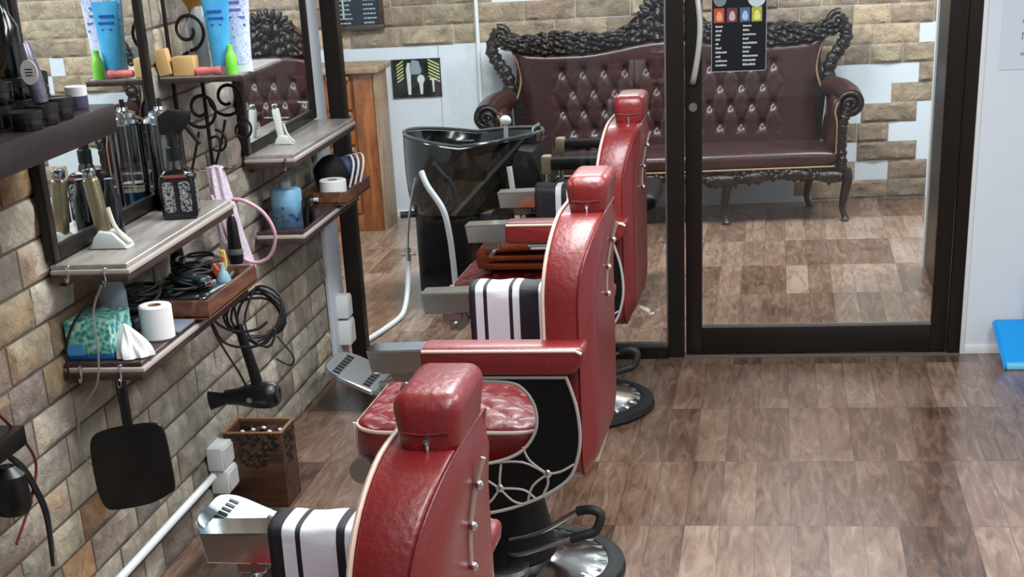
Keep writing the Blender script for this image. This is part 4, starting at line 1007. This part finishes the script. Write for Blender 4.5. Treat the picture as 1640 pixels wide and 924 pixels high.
for (x0, x1, y0, y1) in ((-1.715, -1.575, 5.525, 5.528), (-1.578, -1.575, 5.528, 5.68), (-1.715, -1.712, 5.528, 5.68)): b.box(x0, x1, y0, y1, .7535, .85)
b.build('clear_box', CLEAR, t, smooth=False)
b = MB(); b.box(-1.716, -1.574, 5.524, 5.684, .7527, .7537); b.build('box_floor', mat('lilac_plastic', (120, 112, 140), .3), t)
t = thing('black_pouch', 'bulging black pouch behind the toilet roll in the far tray', 'bag', (-1.64, 6.2, .762))
b = MB(); b.sph((-1.64, 6.20, .83), .066, 1.0, 1.0, 1.05, 24)
for v in b.bm.verts: v.co += .006 * noise.noise_vector(v.co * 18); v.co.z = max(v.co.z, .7625)
b.build('pouch_body', mat('black_cloth', (16, 16, 20), .8, bump=.3), t)
b = MB(); b.sph((-1.585, 6.235, .85), .045, 1, 1, .9, 20)
for v in b.bm.verts: v.co.z = max(v.co.z, .7625)
b.build('patterned_pocket', mat('navy_white_pattern', (60, 76, 110), .6, var=.9, vscale=120), t)
for i in range(3):
    b = MB(); b.tube([(-1.565 + i * .014, 6.16 + .02 * i, .785), (-1.545 + i * .014, 6.17 + .02 * i, .86), (-1.56 + i * .016, 6.20 + .02 * i, .893), (-1.59 + i * .012, 6.24 + .02 * i, .885)], .0042, 8, smooth=5)
    b.build('cord_loop', PVC, t)['label'] = 'white cord loop'
b = MB(); b.tube([(-1.69, 5.975, .774), (-1.66, 5.973, .776), (-1.64, 5.973, .776)], lambda q: .004 + .004 * q, 8, smooth=3); tag(b.build('white_brush', PVC), 'small white stick lying against the near end of the far tray', 'stick')

# wooden waste box with carved rim
t = thing('wooden_waste_box', 'dark carved wooden box with cut-out rim on the floor by the wall', 'box', (-1.63, 4.92, 0))
x0, x1, y0, y1, hh = -1.722, -1.530, 4.845, 5.0, .248
b = MB(); b.box(x0 + .01, x1 - .01, y0 + .01, y1 - .01, .004, .014); b.build('box_bottom', BOXW, t)
for i, (a, b2, c, d) in enumerate(((x0, x1, y0, y0 + .012), (x0, x1, y1 - .012, y1), (x0, x0 + .012, y0 + .012, y1 - .012), (x1 - .012, x1, y0 + .012, y1 - .012))):
    b = MB(); b.box(a, b2, c, d, 0, hh, .002); pn_ = b.build('box_side', BOXW, t)
    if i in (0, 3):
        b = MB(); rr = random.Random(i)
        for k in range(60):
            u = rr.random(); zz = rr.uniform(.14, .24) if rr.random() < .8 else rr.uniform(.12, .24)
            if abs(u - .5) > (zz - .08) * 3.2: continue
            p = (a + (b2 - a) * u, y0 - .001, zz) if i == 0 else (x1 + .001, c + (d - c) * u, zz)
            b.sph(p, rr.uniform(.006, .011), 1, .4 if i == 0 else 1, 1, 8) if i == 0 else b.sph(p, rr.uniform(.006, .011), .4, 1, 1, 8)
        b.build('carving', mat('dark_carving', (34, 22, 15), .45), pn_)
b = MB(); b.box(x0 - .003, x1 + .003, y0 - .003, y0 + .006, hh, hh + .006, .001); b.box(x1 - .006, x1 + .003, y0 + .006, y1 + .003, hh, hh + .006, .001); b.box(x0 - .003, x0 + .006, y0 + .006, y1 + .003, hh, hh + .006, .001); b.box(x0, x1, y1 - .006, y1 + .003, hh, hh + .006, .001); b.build('rim', mat('pale_rim_wood', (140, 104, 74), .5), t)
b = MB(); rr = random.Random(12)
for i in range(26):
    a = rr.uniform(0, 3.1); b.tube([(x0 + .03 + rr.random() * .14, y0 + .03 + rr.random() * .13, .215 + rr.uniform(-.01, .02)) for _ in range(3)], .005, 6, smooth=3)
tag(b.build('crumpled_waste', mat('mixed_dark_waste', (60, 36, 28), .8, var=.8, vscale=60), keep=False), 'tangle of dark waste scraps filling the carved wooden box', 'waste', kind='stuff')
for i in range(5):
    b = MB(); b.sph((x0 + .05 + .03 * i, y0 + .05 + .02 * (i % 3), .240), .008, 1, .8, .7, 10); tag(b.build('paper_scrap', PAPER), ['white scrap nearest the wall in the carved box', 'second white scrap from the wall in the carved box', 'white scrap in the middle of the carved box', 'second white scrap from the room side in the carved box', 'white scrap nearest the room in the carved box'][i], 'scrap', 'white scraps in the waste box')

# sockets
def socket(y, z, hx, w_, h_, label):
    t = thing('wall_socket', label, 'socket', (XW, y, z), 0, 'white surface mounted sockets')
    b = MB(); b.box(XW - .002, XW + hx, y - w_ / 2, y + w_ / 2, z, z + h_, .004, 2); b.build('socket_box', PVC, t)
    b = MB(); b.box(XW + hx, XW + hx + .004, y - w_ / 2 + .008, y + w_ / 2 - .008, z + .008, z + h_ - .008, .002, 1); b.build('cover_plate', mat('offwhite_plate', (214, 218, 216), .35), t)
socket(4.80, .158, .05, .12, .075, 'upper white socket box above the conduit beside the carved box')
socket(4.81, .080, .056, .12, .075, 'lower white socket box at the end of the conduit')
socket(6.48, .22, .055, .07, .09, 'white socket box on the pillar beside the dark window frame, upper one')
socket(6.49, .11, .055, .08, .10, 'white socket box on the pillar, lower one above the footrest')

# black device with cords at the left edge
t = thing('charger', 'black charger block with cords at the left picture edge', 'charger', (-1.70, 3.12, .6))
b = MB(); b.box(XW + .002, -1.66, 3.18, 3.37, .70, .745, .004); b.build('charger_body', BLACKP, t)
b = MB(); b.lathe([(0, 0), (.035, 0), (.045, .02), (.04, .09), (.02, .11), (0, .11)], n=24, c=(-1.69, 3.30, .56)); b.build('plug_block', BLACKP, t)
for i, (dx, m_) in enumerate(((0, RUBBER), (.012, RUBBER))):
    b = MB(); b.tube([(-1.70, 3.17, .78), (-1.69, 3.24, .74), (-1.68, 3.34 + dx, .66), (-1.675, 3.39 + dx, .58), (-1.675, 3.42 + dx, .50), (-1.68, 3.42, .38)], .005, 8, smooth=6); b.build('cord', m_, t)
b = MB(); b.tube([(-1.70, 3.20, .90), (-1.69, 3.30, .80), (-1.685, 3.40, .70), (-1.68, 3.43, .63), (-1.685, 3.38, .56), (-1.69, 3.28, .49)], .0035, 8, smooth=6); tag(b.build('red_cord', mat('dark_red_rubber', (96, 30, 30), .45)), 'dark red cord hanging on the stones at the left edge', 'cord')

# ------------------------------------------------------------------ side room: sofa
SX, SY = -.585, 9.60
t = thing('sofa', 'carved dark sofa with tufted brown leather back', 'sofa', (SX, SY, 0), .045)
RS = Matrix.Translation((SX, SY, 0)) @ Matrix.Rotation(.045, 4, 'Z')
def SB(b, name, m, par=None, **k):
    bmesh.ops.transform(b.bm, matrix=RS, verts=b.bm.verts[:]); return b.build(name, m, par or t, **k)
def top_z(x):            # centre line of the carved top rail
    a = abs(x); z = .985
    if a < .34: z += .16 * (.5 + .5 * cos(pi * a / .34))
    z += .02 * exp(-((a - .62) / .12) ** 2)
    if a > .74: z += .05 * ((a - .74) / .22) ** 2 * (1 if a < .96 else 1)
    return z
def in_top(x):
    a = abs(x); return .905 + .055 * (.5 + .5 * cos(pi * min(a, .5) / .5)) + .035 * max(0, (a - .6) / .35) ** 2
# leather back with tufting
btn = [(i * .118 + (.059 if r % 2 else 0), .80 - r * .105) for r in range(4) for i in range(-5, 6) if abs(i * .118 + (.059 if r % 2 else 0)) < .60]
def tuft(x, z):
    d = 0
    if abs(x) > .75: return 0
    for bx_, bz_ in btn:
        q = (x - bx_) ** 2 + (z - bz_) ** 2
        if q < .02: d += .022 * exp(-q / .0006)
    # folds between buttons
    u = (x / .118 + (z - .80) / .21); v = (x / .118 - (z - .80) / .21)
    inside = max(0, min(1, (.66 - abs(x)) / .06)) * max(0, min(1, (.85 - z) / .05)) * max(0, min(1, (z - .43) / .05))
    c_ = min(abs(u - round(u)), abs(v - round(v)))
    return d * (1 if inside > 0 else .3) + inside * .010 * exp(-(c_ / .10) ** 2)
b = MB()
def bk(u, v):
    half = .875 - .05 * sin(pi * v) - .02 * (1 - v)
    x = (u * 2 - 1) * half; zt = in_top(x); z = .36 + (zt - .36) * v
    m_ = min(1, min(u, 1 - u) / .05, (1 - v) / .07 + .0)
    y = .17 - .045 * (1 - (1 - max(0, m_)) ** 2) - .03 * (1 - v) + tuft(x, z)
    return (x, y, z)
b.grid(bk, 190, 90)
bkp = SB(b, 'backrest', BROWNL, angle=80)
b = MB(); b.prism([(-.86, .36), (.86, .36), (.88, .62), (.84, .85), (.80, .90), (0, .93), (-.80, .90), (-.84, .85), (-.88, .62)], 'Y', .17, .215); SB(b, 'back_board', CARVED, smooth=False)
for bx_, bz_ in btn:
    b = MB(); b.sph((bx_, .135 + tuft(bx_, bz_) - .0, bz_), .0085, 1, .6, 1, 10); SB(b, 'button', mat('leather_button', (74, 46, 42), .6), bkp)
# piping along the back edge
b = MB(); pp = []
for i in range(60):
    u = i / 59; half = .875; x = (u * 2 - 1) * half; pp.append((x, .150, in_top(x) + .004))
lft = [(-.875 + .05 * sin(pi * (1 - k / 12)) * 0 + .02 * 0 - 0 + .05 * sin(pi * k / 12), .155, in_top(.875) - (in_top(.875) - .62) * k / 12) for k in range(12, 0, -1)]
rgt = [(-p[0], p[1], p[2]) for p in reversed(lft)]
b.tube(lft + pp + rgt, .006, 8); SB(b, 'back_piping', GOLDP, bkp)
# carved rail
def knurl(b, path, r, seed, dens=3, leaf=1.0):
    rr = random.Random(seed)
    b.tube(path, lambda q: r * (1 + .18 * sin(q * 60)), 12)
    P = [Vector(p) for p in path]
    for i in range(0, len(P) - 1):
        for k in range(dens):
            f = rr.random(); p = P[i].lerp(P[i + 1], f); a = rr.uniform(0, 2 * pi)
            q = p + Vector((0, -abs(cos(a)) * r * .8, sin(a) * r * .95))
            b.sph(q, r * rr.uniform(.28, .5) * leaf, 1.5, .8, .8, 8, mx=Matrix.Rotation(rr.uniform(0, 3), 4, 'Y'))
path = []
for i in range(61):
    x = -.93 + 1.86 * i / 60; path.append((x, .185, (top_z(x) + in_top(x)) / 2 + .012))
b = MB()
def railf(u, v):
    i = u * 60; k = min(int(i), 59); x = -.93 + 1.86 * u; zt = top_z(x) + .012 * abs(sin(x * 42)) ; zb = in_top(x) - .005
    z = zb + (zt - zb) * (v if v < .5 else 1 - v) * 2; s_ = sin(pi * min(1, v * 2) / 1) if v < .5 else 0
    return (x, (.135 if v < .5 else .215) - (.022 * abs(sin(x * 30 + v * 20)) + .01 * sin(x * 90) if v < .5 else 0) + .02 * (abs(v - .5) < .1), z)
V = b.grid(railf, 240, 24)
rr = random.Random(2)
for i in range(230):
    x = rr.uniform(-.92, .92); zb, zt = in_top(x) + .012, top_z(x) - .004
    if zt - zb < .02: continue
    z = rr.uniform(zb, zt); s_ = rr.uniform(.011, .021)
    b.sph((x, .128, z), s_, 1.7, .55, .7, 8, mx=Matrix.Rotation(rr.uniform(-1.2, 1.2), 4, 'Y'))
# crest fan and roses
for k in range(11):
    a = pi * (k + .5) / 11; b.sph((.13 * cos(a), .135, top_z(0) - .075 + .09 * sin(a)), .026, 1.5, .5, .7, 10, mx=Matrix.Rotation(-a, 4, 'Y'))
b.sph((0, .12, top_z(0) - .06), .035, 1, .6, 1, 14)
for sx_ in (-1, 1):
    for k in range(5): a = 2 * pi * k / 5; b.sph((sx_ * .46 + .022 * cos(a), .13, top_z(.46) - .012 + .022 * sin(a)), .018, 1, .7, 1, 10)
SB(b, 'carved_top_rail', CARVED, angle=60)
for sx_ in (-1, 1):
    # corner volute and side stile
    b = MB(); b.tube([(sx_ * (.93 + .052 * (1 - .7 * i / 30) * cos(.4 * pi + i * .34)), .16 - .0008 * i, .995 + .052 * (1 - .7 * i / 30) * sin(.4 * pi + i * .34)) for i in range(31)], lambda q: .021 * (1 - .45 * q), 10)
    sp = spline([Vector((sx_ * .955, .175, 1.0)), Vector((sx_ * .985, .175, .93)), Vector((sx_ * .955, .175, .86)), Vector((sx_ * .905, .175, .79)), Vector((sx_ * .895, .175, .70)), Vector((sx_ * .90, .165, .62))], 6)
    knurl(b, sp, .036, 30 + sx_, 3); SB(b, 'carved_stile', CARVED, angle=60)
    # arm
    b = MB()
    arm = spline([Vector((sx_ * .90, .15, .665)), Vector((sx_ * .955, .02, .655)), Vector((sx_ * .985, -.12, .635)), Vector((sx_ * .985, -.235, .615))], 8)
    b.tube(arm, lambda q: .055 + .018 * q, 22)
    b.grid(lambda u, v: (sx_ * (.862 + .05 * u + .06 * v * v), .16 - .40 * u, .38 + .25 * v), 14, 14)
    b.prism([(sx_ * .872, .36), (sx_ * .955, .36), (sx_ * .965, .58), (sx_ * 1.0, .63), (sx_ * .90, .64), (sx_ * .885, .58)], 'Y', -.235, .16, .006, 1)
    am = SB(b, 'arm', BROWNL, angle=60)
    # scroll face with piping
    b = MB(); b.tube([(sx_ * (.985 + .062 * (1 - .8 * i / 34) * cos(pi * .9 - i * .3)) if sx_ > 0 else -(.985 + .062 * (1 - .8 * i / 34) * cos(pi * .9 - i * .3)), -.245 - .0006 * i, .612 + .062 * (1 - .8 * i / 34) * sin(pi * .9 - i * .3)) for i in range(35)], lambda q: .014 * (1 - .4 * q), 10)
    b.sph((sx_ * .985, -.24, .612), .05, 1, .35, 1, 18); SB(b, 'arm_scroll', CARVED, angle=60)
    b = MB(); b.tube([(sx_ * .915, -.252, .32), (sx_ * .918, -.252, .50), (sx_ * .905, -.252, .58), (sx_ * .93, -.25, .635), (sx_ * .985, -.245, .675)], .005, 8, smooth=5); SB(b, 'arm_piping', GOLDP, am)
    # front post running into the leg
    b = MB(); knurl(b, spline([Vector((sx_ * .975, -.25, .60)), Vector((sx_ * .95, -.252, .52)), Vector((sx_ * .945, -.25, .40)), Vector((sx_ * .955, -.25, .27))], 7), .026, 60 + sx_, 3)
    SB(b, 'front_post', CARVED, angle=60)
# seat
b = MB(); slab_cushion(b, -.915, .915, -.27, .16, .30, .375, .03, .03, 0, 60, 24); st_ = SB(b, 'seat', BROWNL, angle=60)
b = MB(); b.tube([(-.91, -.277, .297), (0, -.280, .295), (.91, -.277, .297)], .005, 8); SB(b, 'seat_piping', GOLDP, st_)
# carved apron
b = MB(); P = [(x / 40 * .95, -.255, .262 - .022 * (1 - cos(x / 40 * 2 * pi * 1.5)) / 2) for x in range(-40, 41)]; knurl(b, P, .03, 77, 2, 1.1)
b.box(-.93, .93, -.25, .16, .24, .30); SB(b, 'carved_apron', CARVED, angle=60)
def leg(b, x, y, s_, back=False):
    p = [(x, y, .27), (x + s_ * .012, y - .01, .22), (x + s_ * .0, y, .14), (x - s_ * .008, y + .0, .07), (x + s_ * .006, y - .012, .02), (x + s_ * .008, y - .014, .008)]
    b.tube(p, lambda q: .034 - .018 * min(1, q * 1.5) + (.012 * max(0, q - .75) / .25), 12, smooth=5)
for x, y, s_ in ((-.97, -.235, -1), (-.32, -.235, -1), (.32, -.235, 1), (.97, -.235, 1), (-.80, .17, -1), (.80, .17, 1)):
    b = MB(); leg(b, x, y, s_); SB(b, 'leg', CARVED, angle=60)

# ------------------------------------------------------------------ shampoo unit
t = thing('shampoo_unit', 'glossy black hair washing basin with attached black reclining chair', 'wash basin', (-1.45, 7.95, 0))
BXC, BYC = -1.42, 7.92
def bowl(u, v):
    a = 2 * pi * u
    # outer skin v 0..0.5, rim, inner v .5..1
    rimx = .335 + .03 * cos(a); rimy = .25
    rise = .045 * max(0, -cos(a)) + .03 * max(0, cos(a)) - .02
    if v < .55:
        k = v / .55; s_ = .50 + .50 * (k ** .55); z = .36 + (.715 + rise - .36) * k
        off = -.10 * (1 - k)
    else:
        k = (v - .55) / .45; s_ = .985 - .75 * k ** 1.5; z = .718 + rise - (.17 + rise) * (k ** .6); off = -.03 * k
    dip = 1.0
    return (BXC + off + rimx * s_ * cos(a), BYC + rimy * s_ * sin(a), z)
b = MB(); V = b.grid(bowl, 64, 34, closed_u=True); b.bm.faces.new([V[i][0] for i in range(63, -1, -1)]); b.bm.faces.new([V[i][-1] for i in range(64)]); bs_ = b.build('basin', BLACKG, t, angle=60)
b = MB(); b.tube([(bowl(i / 48, .55)[0], bowl(i / 48, .55)[1], bowl(i / 48, .55)[2] + .004) for i in range(48)], .008, 8, closed=True); b.build('rim', mat('basin_rim', (60, 66, 66), .1, coat=1), bs_)
b = MB(); b.prism(rrect(-1.69, -1.36, 7.83, 8.1, .05), 'Z', 0, .44, .01, 2); b.build('pedestal', BLACKV, t)
b = MB(); b.cyl((-1.76, 7.86, .37), (-1.69, 7.88, .37), .016); b.build('side_knob', BLACKP, t)
b = MB(); b.tube([(-1.23, 7.86, .68), (-1.225, 7.84, .74), (-1.222, 7.83, .775)], .010, 10, smooth=4); b.sph((-1.222, 7.83, .79), .026, 1, .8, .9, 16); b.build('shower_head', PVC, bs_)
b = MB(); b.tube([(-1.10, 7.90, .70), (-1.10, 7.90, .74), (-1.07, 7.9, .76)], .012, 10, smooth=3); b.build('tap', CHROME, bs_)
b = MB(); slab_cushion(b, -1.12, -.52, 7.62, 8.12, .40, .47, .05, .03, 0, 30, 30); b.build('seat', BLACKV, t, angle=60)
b = MB(); b.prism([(-1.22, .43), (-1.12, .40), (-1.02, .50), (-1.07, .68), (-1.14, .69), (-1.20, .56)], 'Y', 7.62, 8.12, .015, 2); b.build('backrest', BLACKV, t)
b = MB(); b.box(-1.30, -.95, 7.66, 8.08, .32, .39, .01); b.box(-1.2, -.6, 7.70, 8.04, .04, .34, .02); b.build('chair_body', BLACKV, t)
for y in (7.60, 8.14):
    b = MB(); b.box(-1.00, -.58, y - .03, y + .03, .60, .655, .015); ar = b.build('armrest', BLACKV, t)
    b = MB(); b.box(-1.03, -.985, y - .033, y + .033, .585, .665, .008); b.build('arm_cap', mat('tan_wood_cap', (128, 112, 92), .4), ar)
    b = MB(); b.tube([(-1.0, y, .60), (-1.01, y, .50), (-1.0, y, .40), (-1.0, y, .30)], .012, 10, smooth=4); b.build('arm_support', STEEL, ar)
WM = mat('white_enamel_tube', (214, 218, 222), .25)
b = MB(); b.tube([(-1.60, 7.66, .60), (-1.57, 7.63, .54), (-1.50, 7.60, .44), (-1.475, 7.59, .33), (-1.465, 7.59, .20), (-1.46, 7.59, .02)], .014, 12, smooth=6); b.build('frame_tube', WM, t)
b = MB(); b.tube([(-1.18, 7.60, .62), (-1.165, 7.59, .50), (-1.15, 7.59, .36), (-1.145, 7.59, .02)], .013, 12, smooth=6); b.build('frame_tube', WM, t)
t = thing('water_hose', 'white water hose with valve curving from the basin to the floor', 'hose', (-1.66, 7.4, 0))
b = MB(); b.tube([(-1.62, 7.62, .58), (-1.64, 7.60, .50), (-1.665, 7.58, .36), (-1.67, 7.56, .27)], .006, 8, smooth=5); b.build('supply_pipe', STEEL, t)
b = MB(); b.cyl((-1.67, 7.56, .215), (-1.67, 7.56, .275), .013); b.cyl((-1.705, 7.56, .245), (-1.635, 7.56, .245), .007); b.build('valve', CHROME, t)
b = MB(); b.tube([(-1.67, 7.56, .22), (-1.672, 7.54, .16), (-1.67, 7.46, .07), (-1.67, 7.36, .022), (-1.68, 7.25, .012), (-1.71, 7.05, .012), (-1.74, 6.9, .012)], .012, 10, smooth=7); b.build('hose', PVC, t)

# ------------------------------------------------------------------ cabinet
t = thing('wooden_cabinet', 'orange brown wooden cabinet with turned drawers against the back wall', 'cabinet', (-2.5, 9.6, 0))
X0, X1, Y0, Y1, HH = -2.82, -2.21, 9.42, 9.74, .86
b = MB(); b.box(X0, X1, Y0 + .02, Y1, .06, HH); b.build('carcass', CABW, t, smooth=False)
b = MB(); b.box(X1 - .001, X1 + .012, Y0 + .01, Y1, .0, HH, .003); b.build('side_panel', CABE, t)
b = MB(); b.box(X0 - .02, X1 + .04, Y0 - .03, Y1 + .01, HH, HH + .035, .008, 3); b.build('cabinet_top', CABE, t)
b = MB(); b.box(X1 - .11, X1 - .002, Y0 + .0, Y0 + .022, 0, HH, .004); b.build('corner_post', CABW, t)
for i in range(4):
    b = MB(); b.box(X0 + .03, X1 - .125, Y0 + .0, Y0 + .025, .10 + i * .19, .265 + i * .19, .008, 2); dr = b.build('drawer', CABW, t)
    b = MB(); b.box(X1 - .26, X1 - .13, Y0 - .025, Y0 + .002, .255 + i * .19, .28 + i * .19, .006, 2); b.build('pull_rail', CABE, dr)
b = MB(); b.box(X0 + .03, X1 - .02, Y0 + .01, Y0 + .03, 0, .09, .004); b.build('plinth', CABW, t)

# ------------------------------------------------------------------ posters, menu, paper
t = thing('framed_picture', 'dark framed board with rows of white print high on the stones', 'picture', BW(-1.80, 0, 1.05))
b = MB(); 
for (u0, u1, z0, z1) in ((-1.93, -1.64, 1.055, 1.08), (-1.93, -1.905, 1.08, 1.5), (-1.665, -1.64, 1.08, 1.5), (-1.93, -1.64, 1.5, 1.525)): b.box(u0, u1, -.032, -.004, z0, z1, .003, mx=rot)
b.build('picture_frame', mat('brown_frame', (66, 50, 40), .4), t)
b = MB(); b.box(-1.91, -1.66, -.022, -.006, 1.075, 1.505, mx=rot); bd = b.build('picture_board', mat('dark_navy_board', (24, 34, 48), .35, var=.5, vscale=14), t, smooth=False)
rr = random.Random(5); b = MB()
for k in range(16):
    for c_ in (-1.895, -1.755):
        u = c_
        while u < c_ + rr.uniform(.05, .085):
            q = rr.uniform(.006, .02); b.box(u, u + q, -.0235, -.022, 1.09 + k * .024, 1.097 + k * .024, mx=rot); u += q + .004
b.build('board_print', mat('pale_print', (170, 184, 188), .5), bd, smooth=False)
b = MB(); b.box(-1.875, -1.865, -.0235, -.022, 1.12, 1.45, mx=rot); b.build('board_print', mat('pale_print2', (190, 200, 200), .5), bd, smooth=False)

t = thing('barber_poster', 'small black poster with yellow stripes and white grooming tools', 'poster', BW(-1.48, 0, .67))
b = MB(); b.box(-1.625, -1.338, .010, .0195, .674, .884, mx=rot); pb_ = b.build('poster_board', mat('poster_black', (14, 20, 24), .35), t, smooth=False)
YS = mat('poster_yellow', (196, 206, 130), .5); PW = mat('poster_white', (200, 212, 206), .5)
for side, u0, u1 in ((-1, -1.595, -1.555), (1, -1.41, -1.345)):
    b = MB()
    for k in range(6):
        z = .768 + k * .018
        d_ = .018 if side > 0 else -.014
        pts = [(u0, z + d_ * .9), (u1, z - d_ * .9), (u1, z - d_ * .9 + .008), (u0, z + d_ * .9 + .008)]
        vs = [b.bm.verts.new(rot @ Vector((p[0], .0092, p[1]))) for p in pts]; b.bm.faces.new(vs)
    b.build('poster_stripes', YS, pb_, smooth=False)
def flat(pts, m_, name, y=.0088):
    b = MB(); vs = [b.bm.verts.new(rot @ Vector((p[0], y, p[1]))) for p in pts]; b.bm.faces.new(vs); return b.build(name, m_, pb_, smooth=False)
flat([(-1.535, .69), (-1.518, .69), (-1.512, .83), (-1.50, .86), (-1.53, .865), (-1.54, .83)], PW, 'poster_comb')
flat([(-1.515, .80), (-1.46, .80), (-1.45, .82), (-1.462, .87), (-1.50, .88), (-1.52, .85)], mat('poster_grey', (130, 150, 160), .5), 'poster_face')
flat(spl2([(-1.475, .76), (-1.455, .745), (-1.437, .76), (-1.437, .785), (-1.455, .797), (-1.475, .785)], 4, True), PW, 'poster_brush')
flat([(-1.463, .69), (-1.449, .69), (-1.444, .75), (-1.468, .75)], PW, 'poster_brush', .0086)
flat([(-1.405, .775), (-1.366, .775), (-1.366, .768), (-1.379, .765), (-1.381, .70), (-1.390, .70), (-1.392, .765), (-1.405, .768)], PW, 'poster_razor')

t = thing('price_menu', 'black price menu sheet stuck on the glass door', 'menu', (-.13, YP + .01, 1.09))
mx0, mx1, mz0, mz1 = -.236, -.030, 1.093, 1.45
b = MB(); b.box(mx0, mx1, YP + .0185, YP + .0215, mz0, mz1); mb_ = b.build('menu_sheet', mat('menu_black', (16, 22, 26), .3), t, smooth=False)
b = MB()
for (a, b2, c_, d) in ((mx0, mx1, mz0, mz0 + .003), (mx0, mx0 + .0025, mz0, mz1), (mx1 - .0025, mx1, mz0, mz1)): b.box(a, b2, YP + .0175, YP + .0184, c_, d)
b.build('menu_border', mat('menu_border', (150, 150, 150), .4), mb_, smooth=False)
for i, (c_, c2, u) in enumerate((((186, 76, 50), (214, 160, 128), .022), ((112, 56, 60), (196, 176, 186), .070), ((76, 100, 140), (172, 190, 206), .118), ((176, 178, 52), (222, 220, 150), .162))):
    b = MB(); b.box(mx0 + u - .012, mx0 + u + .026, YP + .0172, YP + .0184, 1.268, 1.318, .0); p_ = b.build('menu_photo', mat('menu_photo_%d' % i, c_, .4, var=.3, vscale=90), mb_, smooth=False)
    b = MB(); b.prism(spl2([(mx0 + u, 1.275), (mx0 + u + .016, 1.275), (mx0 + u + .019, 1.29), (mx0 + u + .012, 1.306), (mx0 + u + .002, 1.304), (mx0 + u - .004, 1.288)], 3, True), 'Y', YP + .0166, YP + .0172); b.build('menu_figure', mat('menu_figure_%d' % i, c2, .4, var=.3, vscale=120), p_, smooth=False)
b = MB(); b.lathe([(0, 0), (.034, 0), (.034, .001), (0, .001)], n=32, mx=Matrix.Translation((mx1 - .038, YP + .0182, 1.352)) @ Matrix.Rotation(pi / 2, 4, 'X')); b.build('menu_emblem', mat('menu_emblem', (196, 206, 212), .4), mb_)
b = MB(); b.lathe([(0, 0), (.024, 0), (.024, .001), (0, .001)], n=32, mx=Matrix.Translation((mx0 + .032, YP + .0182, 1.348)) @ Matrix.Rotation(pi / 2, 4, 'X')); b.build('menu_emblem', mat('menu_emblem2', (120, 130, 134), .4), mb_)
rr = random.Random(8)
for cx_, lens in ((mx0 + .016, (.024, .020, .016, .015, .010, .020, .042, .018, .040, .042)), (mx0 + .118, (.026, .022, .046, .022, .052, .030, .022, .052, .044, .044))):
    for k, L_ in enumerate(lens):
        z = 1.251 - k * .0152; b = MB(); u = 0
        while u < L_:
            q = rr.uniform(.003, .006); b.box(cx_ + u, cx_ + u + q, YP + .0172, YP + .0184, z, z + rr.uniform(.005, .0075)); u += q + .0012
        b.build('menu_line', mat('menu_print', (196, 200, 204), .5), mb_, smooth=False)

t = thing('paper_notice', 'white paper notice taped on the white wall beside the door', 'notice', (.94, YP, 1.065))
b = MB(); b.box(.822, 1.04, YP - .0025, YP - .0005, 1.066, 1.37); nt_ = b.build('paper_sheet', mat('notice_paper', (206, 212, 226), .7), t, smooth=False)
def text(s_, x, z, size, name):
    cu = bpy.data.curves.new(name, 'FONT'); cu.body = s_; cu.size = size; cu.extrude = .0002
    o = bpy.data.objects.new(name, cu); COL.objects.link(o); o.parent = nt_
    W = world_of(nt_); o.matrix_local = W.inverted() @ (Matrix.Translation((x, YP - .0030, z)) @ Matrix.Rotation(pi / 2, 4, 'X'))
    bpy.context.view_layer.update()
    me = bpy.data.meshes.new_from_object(o.evaluated_get(bpy.context.evaluated_depsgraph_get())); ml = o.matrix_local.copy(); bpy.data.objects.remove(o)
    me.materials.clear(); me.materials.append(mat('grey_ink', (120, 124, 150), .7))
    o = bpy.data.objects.new(name, me); COL.objects.link(o); o.parent = nt_; o.matrix_local = ml; return o
text('no', .893, 1.225, .030, 'notice_line'); text('Ma', .893, 1.168, .038, 'notice_line'); text('wa', .893, 1.112, .030, 'notice_line')

# blue dustpan
t = thing('dustpan', 'bright blue plastic dustpan leaning on the white wall', 'dustpan', (1.0, 6.5, 0))
b = MB()
def pan(u, v):
    x = .865 + .05 * v * 0 + (1.15 - .865) * u + (.035 * (1 - v) if u < .5 else -.035 * (1 - v)) * (abs(u - .5) * 2)
    e = max(0, 1 - min(u, 1 - u) / .06)
    return (x, 6.40 + .19 * v - .035 * e ** 2, .004 + .138 * v)
b.grid(pan, 40, 16); o = b.build('pan', BLUEP, t, recalc=False); sm = o.modifiers.new('t', 'SOLIDIFY'); sm.thickness = .004
b = MB(); b.box(.905, 1.11, 6.37, 6.412, .001, .022, .006); b.build('lip', mat('light_blue_plastic', (110, 200, 240), .35), t)
b = MB(); b.tube([(1.0, 6.575, .15), (1.0, 6.59, .22), (1.0, 6.6, .32)], .013, 10, smooth=3); b.build('handle', BLUEP, t)
